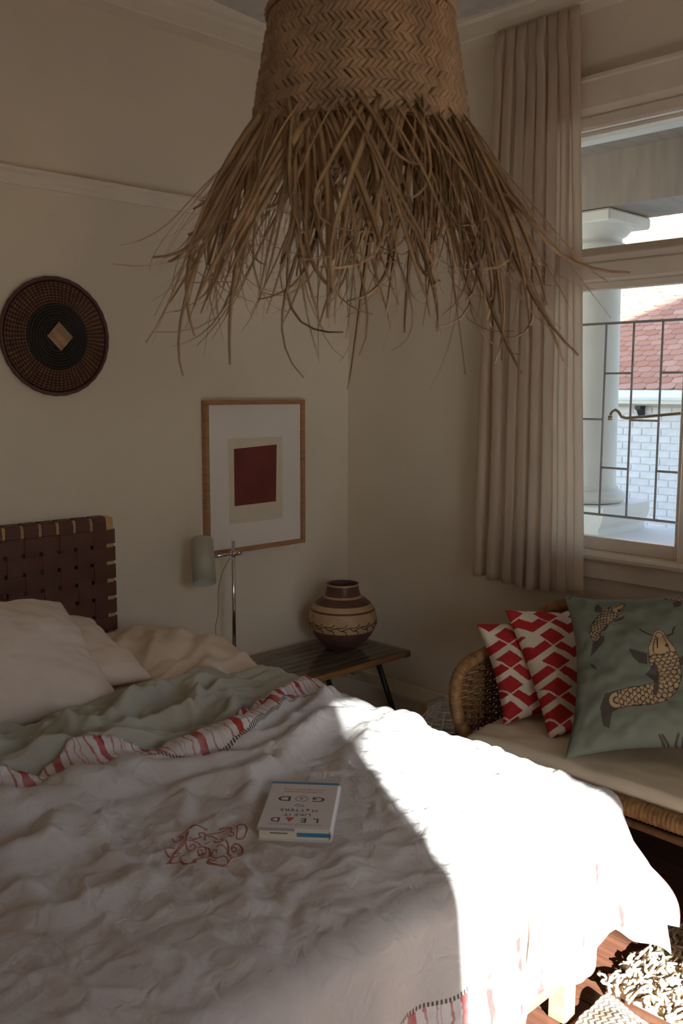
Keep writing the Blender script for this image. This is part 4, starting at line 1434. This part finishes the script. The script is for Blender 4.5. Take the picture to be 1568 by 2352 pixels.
# plaited rows: slanting strips, the slant flips from row to row (herringbone plait)
wv = MB()
row_h = 0.0150
for r in range(27):
    z0_ = 0.004 + r * row_h
    nst = 104
    sl_ = 0.050 * (1 if r % 2 == 0 else -1)
    for k in range(nst):
        a0 = 2 * PI * (k + 0.5 * (r % 2)) / nst + 0.02 * (random.random() - .5)
        lift = 0.0025 + 0.0022 * random.random()
        ring = []
        for (da, dz_, l) in ((-0.5, -0.1, 0.0), (0.5, -0.1, 0.0), (0.5, 1.1, 0.0), (-0.5, 1.1, 0.0)):
            a = a0 + da * 2 * PI / nst * 0.98 + sl_ * (dz_ - 0.5) * 1.5
            z = z0_ + dz_ * row_h
            R_ = pr(z) + 0.0005
            ring.append((R_ * math.cos(a), R_ * math.sin(a), z))
        am = a0
        zm = z0_ + 0.5 * row_h
        Rm = pr(zm) + lift
        e = 0.30
        mid = []
        for (da, dz_) in ((-e, 0.15), (e, 0.15), (e, 0.85), (-e, 0.85)):
            a = a0 + da * 2 * PI / nst + sl_ * (dz_ - 0.5) * 1.5
            z = z0_ + dz_ * row_h
            mid.append(((Rm) * math.cos(a), (Rm) * math.sin(a), z))
        wv.add(ring + mid, [(4, 5, 6, 7), (0, 1, 5, 4), (1, 2, 6, 5), (2, 3, 7, 6), (3, 0, 4, 7)])
o = wv.build('plaited_straw', 'straw_body', pd)
o['kind'] = 'stuff'
for zc in (0.205, 0.335):
    ring = [((pr(zc) + 0.006) * math.cos(2 * PI * q / 96), (pr(zc) + 0.006) * math.sin(2 * PI * q / 96), zc) for q in range(96)]
    MB().tube(ring, [0.0052 + 0.0022 * (q % 2) for q in range(96)], 6, closed=True).build('bound_ring', 'straw_body', pd, True)


def strand(phi, z_start, length, out0, out1, swirl, curl, wid, seed, r_off=0.0):
    """one straw leaf; returns a MB"""
    rnd_ = random.Random(seed)
    er = Vector((math.cos(phi), math.sin(phi), 0))
    et = Vector((-math.sin(phi), math.cos(phi), 0))
    p = er * (pr(max(0, z_start)) + 0.002 + r_off) + Vector((0, 0, z_start))
    nseg = 13
    wob_a, wob_p = rnd_.uniform(0, 0.12), rnd_.uniform(0, 6.28)
    cdir = rnd_.uniform(0, 2 * PI)
    pts, rads = [p.copy()], [wid]
    for i in range(nseg):
        t_ = (i + 0.5) / nseg
        oa = out0 + (out1 - out0) * t_
        d = er * math.sin(oa) + Vector((0, 0, -math.cos(oa))) + et * swirl * (1 - 0.45 * t_)
        d += et * wob_a * math.sin(4 * t_ + wob_p)
        if t_ > 0.55:
            k = ((t_ - 0.55) / 0.45) ** 1.5 * curl
            d += (er * math.cos(cdir) + et * math.sin(cdir)) * k + Vector((0, 0, 0.45 * k))
        d.normalize()
        p = p + d * (length / nseg)
        pts.append(p.copy())
        rads.append(wid * (1 - 0.80 * t_ ** 1.6))
    # flat, slightly folded leaf: three-sided section, wide and thin
    vs, fs = [], []
    for i, q in enumerate(pts):
        T = (pts[min(i + 1, nseg)] - pts[max(i - 1, 0)]).normalized()
        tw = rnd_.uniform(-0.1, 0.1) + wob_p * 0.15 + t_ * 0.3
        n_ = er - T * er.dot(T)
        n_ = n_.normalized() if n_.length > 1e-4 else et
        b_ = T.cross(n_)
        b2 = b_ * math.cos(tw) + n_ * math.sin(tw)
        n2 = n_ * math.cos(tw) - b_ * math.sin(tw)
        w = rads[i]
        vs += [q + b2 * w, q - b2 * w, q + n2 * w * 0.35]
    for i in range(nseg):
        for c_ in range(3):
            c2 = (c_ + 1) % 3
            fs.append((i * 3 + c_, i * 3 + c2, (i + 1) * 3 + c2, (i + 1) * 3 + c_))
    fs += [(2, 1, 0), (nseg * 3, nseg * 3 + 1, nseg * 3 + 2)]
    return MB().add(vs, fs)


ns = 0
NST = 280
for k in range(NST):
    q = random.random()
    phi = 2 * PI * (k / NST) + random.uniform(-0.03, 0.03)
    cw = random.random() < 0.62
    kind = random.random()
    length = random.uniform(0.17, 0.36) if kind < 0.70 else random.uniform(0.34, 0.48)
    out0 = math.radians(random.uniform(18, 40))
    out1 = math.radians(random.uniform(-12, 24))
    if kind > 0.94:
        out1 = math.radians(38)
        length = min(length, 0.40)
    sw = random.uniform(0.20, 0.65) * (1 if cw else -0.8)
    strand(phi, random.uniform(0.0, 0.03), length, out0, out1, sw, random.choice([0.1, 0.4, 0.9, 1.6, 2.4]), random.choice([random.uniform(0.002, 0.0035), random.uniform(0.0035, 0.0062), random.uniform(0.0055, 0.0075)]), 1000 + k, random.uniform(-0.012, 0.004)).build('straw_strand', 'straw', pd, True)
# thin short hairs between the leaves
hr = MB()
for k in range(170):
    phi = random.uniform(0, 2 * PI)
    mb = strand(phi, random.uniform(0, 0.02), random.uniform(0.16, 0.36), math.radians(random.uniform(15, 45)), math.radians(random.uniform(-5, 40)), random.uniform(-0.6, 0.6), random.choice([0.3, 1.0, 2.0]), random.uniform(0.0009, 0.0020), 5000 + k, random.uniform(-0.015, 0.0))
    hr.add(mb.v, mb.f)
o = hr.build('fine_straw_fringe', 'straw', pd, True)
o['kind'] = 'stuff'
MB().tube([(0, 0, 0.44), (0, 0, HZ - PZB - 0.02)], 0.004, 8).build('flex', 'grey_cord', pd, True)
MB().lathe([(0.0, HZ - PZB - 0.035), (0.04, HZ - PZB - 0.03), (0.052, HZ - PZB - 0.012), (0.052, HZ - PZB)], 28).build('ceiling_rose', 'trim_paint', pd, True)

# ------------------------------------------------------------------ curtain beside the window
nz_, ny_ = 70, 190
P = np.zeros((nz_, ny_, 3))
for i in range(nz_):
    t_ = i / (nz_ - 1)                     # 0 top, 1 bottom
    ya = -0.912 + 0.060 * t_ ** 0.9
    yb = -1.240 - 0.105 * t_ ** 0.8
    z = 2.836 - (2.836 - 0.750) * t_
    pinch = math.exp(-((t_ - 0.045) / 0.03) ** 2)
    for j in range(ny_):
        s = j / (ny_ - 1)
        ph = s * 2 * PI * 7.5 + 0.5 * math.sin(s * 9 + 1.2) + 0.35 * math.sin(t_ * 4 + s * 6)
        a = 0.026 * (0.75 + 0.35 * math.sin(s * 13 + 0.6)) * (0.55 + 0.55 * min(1, t_ * 2.5)) * (1 - 0.35 * pinch)
        fold = math.sin(ph)
        fold = math.copysign(abs(fold) ** 0.75, fold)
        calm = 1 - 0.7 * float(smooth01(np.array((s - 0.72) / 0.2))) * min(1, t_ * 3)
        pl_ = math.exp(-((t_ - 0.05) / 0.025) ** 2) * (0.5 + 0.5 * math.sin(ph * 0.5 + 0.7)) ** 6
        x = -0.098 - a * fold * calm + 0.006 * fbm(s * 6, z * 2, 2.2, 2) - 0.022 * pl_
        y = ya + (yb - ya) * s + 0.012 * math.sin(2 * ph) * (1 - t_ * 0.3)
        zz_ = z - 0.02 * t_ * math.sin(s * 3.0)
        P[i, j] = (min(x, -0.064), y, zz_)
o = obj('curtain', grid_mesh('curtain', P), 'curtain_linen', None, True)
solidify(o, 0.0025)
tag(o, 'long pleated beige linen curtain hanging beside the window', 'curtain')

# ------------------------------------------------------------------ rattan settee under the window
st = thing('rattan_settee', 'low woven rattan settee with rolled arms standing under the window', 'settee', (-0.40, -1.85, 0))


def spline(ctrl, per=10):
    out = []
    L_ = [Vector(c) for c in ctrl]
    for i in range(len(L_) - 1):
        p0, p1, p2, p3 = [L_[max(0, min(len(L_) - 1, i + d))] for d in (-1, 0, 1, 2)]
        for q in range(per):
            u = q / per
            out.append(0.5 * ((2 * p1) + (-p0 + p2) * u + (2 * p0 - 5 * p1 + 4 * p2 - p3) * u * u + (-p0 + 3 * p1 - 3 * p2 + p3) * u ** 3))
    out.append(L_[-1])
    return out


def resample(pts, step):
    P = np.array([tuple(p) for p in pts])
    d = np.concatenate([[0], np.cumsum(np.linalg.norm(np.diff(P, axis=0), axis=1))])
    s = np.arange(0, d[-1], step)
    return np.stack([np.interp(s, d, P[:, c]) for c in range(3)], 1)


SY0, SY1 = -1.185, -2.54
half = [(-0.605, 0.03, 0.285), (-0.630, 0.010, 0.35), (-0.640, 0.0, 0.43), (-0.628, -0.003, 0.495), (-0.580, -0.002, 0.540), (-0.48, 0.0, 0.558), (-0.34, 0.008, 0.585), (-0.22, 0.02, 0.632), (-0.145, 0.05, 0.675), (-0.10, 0.11, 0.695)]
left = [(x, SY0 - d, z) for x, d, z in half]
right = [(x, SY1 + d, z) for x, d, z in half][::-1]
mid = [(-0.082, y, 0.705) for y in np.linspace(SY0 - 0.30, SY1 + 0.30, 5)]
rimc = spline(left + mid + right, 12)
rp = resample(rimc, 0.0045)
st_roll = MB().tube(rp, [0.0205 + 0.0028 * abs(math.sin(i * PI / 3.0)) for i in range(len(rp))], 10)
lp(st_roll.build('rolled_rim', 'wicker', None, True), st)
# front seat rail, wrapped
fr_ = resample([(-0.610, SY0 - 0.02, 0.288), (-0.668, SY0 - 0.10, 0.288), (-0.690, SY0 - 0.22, 0.288), (-0.698, SY0 - 0.4, 0.286), (-0.698, SY1 + 0.4, 0.286), (-0.690, SY1 + 0.14, 0.288), (-0.668, SY1 + 0.02, 0.290)], 0.0045)
lp(MB().tube(fr_, [0.0265 + 0.0028 * abs(math.sin(i * PI / 3.0)) for i in range(len(fr_))], 10).build('seat_rail', 'wicker', None, True), st)
lp(MB().box((-0.66, SY1 + 0.06, 0.268), (-0.09, SY0 - 0.06, 0.290)).build('seat_deck', 'wicker_dark'), st)
# plan line of the woven side and back
plan = resample([(p[0], p[1], p[2]) for p in rimc if not (p[2] < 0.49)], 0.0125)
wk = MB()
stakes = MB()
nrow = 36
for k in range(nrow):
    z = 0.292 + 0.0118 * k
    seg = []
    for i, p in enumerate(plan):
        if z < p[2] - 0.015:
            nrm = 0.0055 * math.cos(i * PI / 3 + k * PI)
            q = plan[min(i + 1, len(plan) - 1)] - plan[max(i - 1, 0)]
            n2 = np.array((-q[1], q[0], 0.0))
            n2 /= (np.linalg.norm(n2) + 1e-9)
            pinch_in = 0.06 * ((p[2] - z) / 0.4) ** 2 * 0.15
            seg.append((p[0] + n2[0] * nrm, p[1] + n2[1] * nrm, z + 0.002 * math.sin(i * 1.7 + k)))
        else:
            if len(seg) > 3:
                wk.tube(seg, 0.0052, 4)
            seg = []
    if len(seg) > 3:
        wk.tube(seg, 0.0052, 4)
for i in range(0, len(plan), 3):
    p = plan[i]
    stakes.tube([(p[0], p[1], 0.28), (p[0], p[1], p[2])], 0.0045, 5)
o = lp(wk.build('woven_back', 'wicker', None, True), st)
o['kind'] = 'stuff'
o = lp(stakes.build('stakes', 'wicker_dark', None, True), st)
o['kind'] = 'stuff'
for (x, y) in ((-0.655, SY0 - 0.05), (-0.655, SY1 + 0.05), (-0.12, SY0 - 0.08), (-0.12, SY1 + 0.08)):
    lp(MB().tube([(x, y, 0.0), (x, y, 0.30)], 0.017, 10).build('leg', 'rattan_pole', None, True), st)
for (z, sag) in ((0.15, 0.05), (0.12, 0.07)):
    pts = spline([(-0.655, SY0 - 0.05, z), (-0.65, SY0 - 0.25, z + sag), (-0.65, (SY0 + SY1) / 2, z + sag * 1.3), (-0.65, SY1 + 0.25, z + sag), (-0.655, SY1 + 0.05, z)], 10)
    lp(MB().tube(pts, 0.011, 8).build('front_stretcher', 'rattan_pole', None, True), st)
lp(MB().tube([(-0.12, SY0 - 0.08, 0.14), (-0.12, SY1 + 0.08, 0.14)], 0.011, 8).build('back_stretcher', 'rattan_pole', None, True), st)

# seat cushion
me = pillow_mesh('seat_cushion', 1.17, 0.56, 0.085, 80, 3.3, 0.012, 0.007, 0.16, front_t=0.62)
o = obj('seat_cushion', me, 'seat_cotton', None, True)
o.matrix_world = Matrix(((0, 1, 0, -0.415), (-1, 0, 0, (SY0 + SY1) / 2), (0, 0, 1, 0.325), (0, 0, 0, 1)))
tag(o, 'long cream seat cushion lying on the rattan settee', 'cushion')

RED = np.array((0.40, 0.028, 0.030))
WHT = np.array((0.66, 0.58, 0.46))


def geo(s, ox, oy, rot):
    def paint(x, y):
        c_, s_ = math.cos(rot), math.sin(rot)
        X, Y = x * c_ - y * s_ + ox, x * s_ + y * c_ + oy
        a, b_ = (X * 0.72 + Y) / s, (Y - X * 0.72) / s
        i, j = np.floor(a), np.floor(b_)
        fa, fb = a - i, b_ - j
        tA = ((i - j) % 2) == 0
        redA = (fa < 0.72) & (fb < 0.72)
        redB = ((fa < 0.40) & (fb < 0.93)) | ((fb < 0.40) & (fa < 0.93))
        r = np.where(tA, redA, redB)
        return np.where(r[:, None], RED, WHT)
    return paint


me = pillow_mesh('cushion', 0.40, 0.36, 0.12, 190, 6.0, 0.11, 0.006, 0.42, paint=geo(0.086, 0.02, 0.03, 0.22))
o = obj('geometric_cushion', me, 'cushion_print', None, True)
o.matrix_world = frame_from((-0.595, -1.36, 0.366), (0.055, 0.155, 0.285), (0.90, -0.42, 0), 0.40, 0.36)
tag(o, 'smaller red and white geometric cushion against the settee arm', 'cushion', 'red and white cushions on the settee')
me = pillow_mesh('cushion', 0.42, 0.47, 0.14, 200, 9.0, 0.11, 0.006, 0.42, paint=geo(0.090, 0.0, 0.05, 0.22))
o = obj('geometric_cushion', me, 'cushion_print', None, True)
o.matrix_world = frame_from((-0.60, -1.545, 0.368), (0.115, 0.27, 0.365), (0.95, -0.30, 0), 0.42, 0.47)
tag(o, 'taller red and white geometric cushion leaning beside the green koi cushion', 'cushion', 'red and white cushions on the settee')

# green cushion with printed koi
GREEN = np.array((0.205, 0.225, 0.18))
FISH = np.array((0.52, 0.38, 0.215))
INK = np.array((0.055, 0.045, 0.038))
FIN = np.array((0.095, 0.080, 0.068))


def cx_(c):
    return -0.28 + (np.asarray(c, float) - 54.4) * 0.0002974


def cy_(c):
    return 0.275 - (np.asarray(c, float) - 81.7) * 0.0002731


def inpoly(x, y, poly):
    px = cx_([p[0] for p in poly])
    py = cy_([p[1] for p in poly])
    c = np.zeros(len(x), bool)
    j = len(px) - 1
    for i in range(len(px)):
        k = ((py[i] > y) != (py[j] > y)) & (x < (px[j] - px[i]) * (y - py[i]) / (py[j] - py[i] + 1e-12) + px[i])
        c ^= k
        j = i
    return c


def stroke(x, y, pl, w):
    px, py = cx_([p[0] for p in pl]), cy_([p[1] for p in pl])
    best = np.full(len(x), 9.0)
    for i in range(len(px) - 1):
        dx, dy = px[i + 1] - px[i], py[i + 1] - py[i]
        t_ = np.clip(((x - px[i]) * dx + (y - py[i]) * dy) / (dx * dx + dy * dy + 1e-12), 0, 1)
        best = np.minimum(best, (x - px[i] - t_ * dx) ** 2 + (y - py[i] - t_ * dy) ** 2)
    return best < w * w


def koi(x, y, C, spine, widths, pitch, head, pale):
    sxp, syp = cx_([p[0] for p in spine]), cy_([p[1] for p in spine])
    d = np.concatenate([[0], np.cumsum(np.hypot(np.diff(sxp), np.diff(syp)))])
    s = np.linspace(0, d[-1], 160)
    # smooth spine
    X = np.interp(s, d, sxp)
    Y = np.interp(s, d, syp)
    Wd = np.interp(s, d, np.array(widths) * 0.000285)
    for _ in range(12):
        X[1:-1] = 0.5 * X[1:-1] + 0.25 * (X[:-2] + X[2:])
        Y[1:-1] = 0.5 * Y[1:-1] + 0.25 * (Y[:-2] + Y[2:])
        Wd[1:-1] = 0.5 * Wd[1:-1] + 0.25 * (Wd[:-2] + Wd[2:])
    sel = np.where((x > X.min() - .06) & (x < X.max() + .06) & (y > Y.min() - .06) & (y < Y.max() + .06))[0]
    xs_, ys_ = x[sel], y[sel]
    D = (xs_[:, None] - X[None]) ** 2 + (ys_[:, None] - Y[None]) ** 2
    k = D.argmin(1)
    dist = np.sqrt(D[np.arange(len(k)), k])
    tx = np.gradient(X)[k]
    ty = np.gradient(Y)[k]
    sg = np.sign(tx * (ys_ - Y[k]) - ty * (xs_ - X[k]))
    dd = dist * sg
    w = Wd[k]
    body = dist < w
    rim_ = (dist < w + 0.0022) & ~body
    L_ = s[k]
    line = np.zeros(len(sel), bool)
    done = np.zeros(len(sel), bool)
    pr_ = pitch * 0.62
    r0 = np.floor(L_ / pr_)
    for dn in (-3, -2, -1, 0, 1):           # overlapping scales, each covering the next one toward the tail
        n_ = r0 + dn
        c_ = (((dd / pitch) + 0.5 * (n_ % 2)) % 1.0 - 0.5) * pitch
        l_ = L_ - n_ * pr_
        ds = np.hypot(c_, l_)
        inside_ = (ds < pitch * 0.60) & ~done & (l_ > -0.2 * pitch)
        line |= inside_ & (ds > pitch * 0.60 - 0.0030)
        done |= inside_
    line &= L_ > head
    C[sel[rim_]] = INK
    C[sel[body]] = pale
    C[sel[body & line]] = INK * 1.4
    face = body & (L_ < head) & (np.abs(np.abs(dd) - w * 0.62) < 0.0016)
    C[sel[face]] = INK * 1.4
    gill = body & (np.abs(L_ - head - 0.004 * np.cos(dd * 160)) < 0.0016)
    C[sel[gill]] = INK * 1.4
    eye = body & (np.hypot(L_ - head * 0.62, dd - w * 0.55) < 0.0055)
    C[sel[eye]] = INK


def koi_paint(x, y):
    C = np.tile(GREEN, (len(x), 1))
    # ripples
    for (ex, ey, rx, ry, rots) in ((1580, 700, 180, 100, 3), (1640, 1640, 220, 190, 2)):
        for q in range(rots):
            k = 1 - 0.32 * q
            e = np.hypot((x - cx_(ex)) / (rx * k * 0.0002974), (y - cy_(ey)) / (ry * k * 0.0002731))
            arc = np.abs(e - 1) < 0.065 / k
            C[arc] = FIN
    for pl in ([(1000, 1900), (1040, 1990), (1060, 2030)], [(1030, 1900), (1080, 1980)], [(1180, 1890), (1130, 1980), (1110, 2030)], [(1220, 1920), (1190, 2000)], [(110, 150), (130, 110), (180, 90)], [(360, 1090), (410, 1160)]):
        C[stroke(x, y, pl, 0.0035)] = FIN
    for poly in ([(930, 1020), (755, 950), (790, 1060), (850, 1130), (930, 1150)], [(1215, 1090), (1330, 1010), (1435, 985), (1390, 1120), (1240, 1160)],
                 [(620, 1430), (500, 1460), (440, 1600), (455, 1790), (520, 1825), (560, 1660), (640, 1620)],
                 [(470, 440), (400, 420), (400, 330), (435, 285), (490, 400)], [(600, 560), (730, 490), (700, 550), (620, 580)], [(450, 680), (550, 600), (545, 660), (500, 700)],
                 [(390, 760), (500, 760), (510, 830), (430, 920), (350, 990), (370, 890)], [(1210, 360), (1300, 340), (1290, 410), (1220, 430)]):
        C[inpoly(x, y, poly)] = FIN
    koi(x, y, C, [(1060, 800), (1068, 950), (1095, 1100), (1125, 1250), (1105, 1380), (1020, 1465), (900, 1495), (760, 1505), (610, 1535)], [55, 125, 150, 130, 112, 105, 100, 92, 78], 0.0175, 0.062, FISH)
    koi(x, y, C, [(695, 350), (610, 435), (520, 520), (450, 600), (405, 690), (415, 760)], [28, 72, 82, 76, 58, 44], 0.0125, 0.036, FISH * 0.92)
    koi(x, y, C, [(1525, 390), (1400, 350), (1280, 305), (1150, 275)], [18, 44, 40, 18], 0.012, 0.034, FISH * 1.1)
    C[inpoly(x, y, [(1000, 1110), (1040, 1230), (1030, 1380), (1005, 1490), (965, 1500), (985, 1340), (905, 1260), (960, 1200)])] = FIN
    for pl in ([(990, 800), (940, 775), (865, 712)], [(1140, 805), (1190, 780), (1200, 720), (1216, 680)], [(1040, 830), (1035, 900), (1038, 950)]):
        C[stroke(x, y, pl, 0.0022)] = INK
    return C


me = pillow_mesh('cushion', 0.57, 0.56, 0.17, 270, 12.0, 0.15, 0.008, 0.42, paint=koi_paint)
o = obj('koi_cushion', me, 'cushion_print', None, True)
o.matrix_world = frame_from((-0.700, -1.665, 0.366), (0.27, 0.19, 0.424), (0.13, -0.375, 0), 0.57, 0.56)
tag(o, 'large grey-green cushion printed with koi carp on the settee', 'cushion')

# ------------------------------------------------------------------ boxed ledge and wire basket by the window wall
lb = thing('ledge_box', 'low cream boxed ledge along the window wall below the bedside table', 'box', (-0.09, -0.33, 0))
lp(MB().box((-0.140, -0.612, 0.0), (-0.024, -0.03, 0.150), bevel=.003).build('body', 'box_paint'), lb)
lp(MB().box((-0.150, -0.628, 0.150), (-0.024, -0.03, 0.164), bevel=.003).build('lid', 'box_paint'), lb)
lp(MB().box((-0.146, -0.626, 0.0), (-0.128, -0.606, 0.150), bevel=.002).build('corner_strip', 'pale_ply'), lb)
lp(MB().box((-0.126, -0.620, 0.002), (-0.026, -0.612, 0.148)).build('end_panel', 'plaster_white'), lb)

wb_ = thing('wire_basket', 'white wire basket standing on the floor behind the settee arm', 'basket', (-0.42, -0.98, 0))
ws_ = []
for k in range(15):
    t_ = k / 14
    z = 0.02 + 0.27 * t_
    r = 0.165 * math.sqrt(max(0.02, 1 - (t_ * 0.93) ** 2))
    ws_.append((r, z))
    MB().tube([(r * math.cos(2 * PI * q / 40), r * math.sin(2 * PI * q / 40), z) for q in range(40)], 0.0019, 5, closed=True).build('wire_hoop', 'white_wire', wb_, True)
for k in range(14):
    a = 2 * PI * k / 14
    MB().tube([(r * math.cos(a), r * math.sin(a), z) for r, z in [(0.165, 0.0)] + ws_], 0.0024, 5).build('wire_rib', 'white_wire', wb_, True)

# ------------------------------------------------------------------ throw and shaggy rug on the floor by the foot of the bed
nx_, ny_ = 70, 60
P = np.zeros((ny_, nx_, 3))
UVt = np.zeros((ny_, nx_, 2))
for j in range(ny_):
    for i in range(nx_):
        s, t_ = i / (nx_ - 1), j / (ny_ - 1)
        x = -1.64 + 0.46 * s + 0.03 * fbm(s * 3, t_ * 3, 1.1, 2)
        y = -2.70 + 0.60 * t_ + 0.03 * fbm(s * 3, t_ * 3, 4.1, 2)
        e = min(s, 1 - s, t_, 1 - t_)
        z = 0.02 + 0.075 * float(smooth01(np.array(e / 0.22))) * (0.75 + 0.6 * fbm(s * 2.6, t_ * 2.6, 7.7, 2)) + 0.02 * max(0, math.sin(s * 9 + t_ * 5))
        P[j, i] = (x, y, max(0.012, z))
        UVt[j, i] = (s * 0.62, t_ * 0.74)
o = obj('zigzag_throw', grid_mesh('zigzag_throw', P, {'flat': UVt}), 'zigzag_wool', None, True)
solidify(o, 0.008)
subsurf(o, 1)
tag(o, 'crumpled wool throw with dark zigzag stripes on the floor by the bed', 'throw')

rg_ = thing('shaggy_rug', 'cream shaggy looped wool rug on the wooden floor by the bed foot', 'rug', (-0.95, -2.45, 0))
lp(MB().box((-1.13, -2.85, 0.0), (-0.76, -2.07, 0.012), bevel=.004).build('backing', 'rug_base'), rg_)
lo_ = MB()
for k in range(900):
    x, y = random.uniform(-1.13, -0.76), random.uniform(-2.85, -2.06)
    a = random.uniform(0, 2 * PI)
    w, h = random.uniform(0.014, 0.036), random.uniform(0.008, 0.026)
    lean = (random.uniform(-0.02, 0.02), random.uniform(-0.02, 0.02))
    pts = []
    for q in range(9):
        u = q / 8
        d = (u - 0.5) * 2 * w
        hh = math.sin(u * PI) * h
        pts.append((x + d * math.cos(a) + lean[0] * hh / h + 0.009 * math.sin(u * 9 + k), y + d * math.sin(a) + lean[1] * hh / h, 0.010 + hh))
    lo_.tube(pts, [0.0032 * (1 + 0.25 * (q % 2)) for q in range(9)], 6)
o = lp(lo_.build('wool_loops', 'wool_cream', None, True), rg_)
o['kind'] = 'stuff'

# ------------------------------------------------------------------ invented unseen climber outside the garden door (breaks up the top of the sunbeam)
gs = thing('added_climber', 'added leafy climber outside the garden door, unseen, dappling the sunbeam', 'plant', (-3.2, -5.7, -0.12))
bm_ = MB()
for k in range(5):
    x0_ = -3.9 + 0.35 * k
    bm_.tube(spline([(x0_ - 0.3, -5.72, 3.3), (x0_, -5.7, 3.05 - 0.1 * (k % 2)), (x0_ + 0.25, -5.66, 2.95), (x0_ + 0.5, -5.7, 2.70 - 0.08 * (k % 3))], 8), 0.008, 6)
bm_.tube(spline([(-4.2, -5.75, -0.12), (-4.15, -5.75, 1.4), (-4.05, -5.75, 2.6), (-4.2, -5.72, 3.3), (-3.4, -5.72, 3.32), (-2.6, -5.72, 3.25)], 10), 0.022, 8)
lp(bm_.build('stem', 'rattan_pole', None, True), gs)
lf = MB()
for k in range(330):
    c_ = Vector((random.uniform(-4.05, -3.15), -5.7 + random.uniform(-0.12, 0.12), 2.74 + 0.5 * random.random() ** 0.75))
    d = Vector((random.gauss(0, 1), random.gauss(0, 1), random.gauss(-0.4, 0.7))).normalized()
    n_ = d.cross(Vector((random.gauss(0, 1), random.gauss(0, 1), random.gauss(0, 1)))).normalized()
    s_ = d.cross(n_)
    l_, w = random.uniform(0.05, 0.09), random.uniform(0.018, 0.03)
    vs = [c_, c_ + d * l_ * 0.35 + s_ * w, c_ + d * l_ * 0.7 + s_ * w * 0.8, c_ + d * l_, c_ + d * l_ * 0.7 - s_ * w * 0.8, c_ + d * l_ * 0.35 - s_ * w, c_ + d * l_ * 0.5 + n_ * 0.004]
    lf.add(vs, [(0, 1, 6), (1, 2, 6), (2, 3, 6), (3, 4, 6), (4, 5, 6), (5, 0, 6)])
o = lp(lf.build('leaves', 'leaf_green'), gs)
o['kind'] = 'stuff'
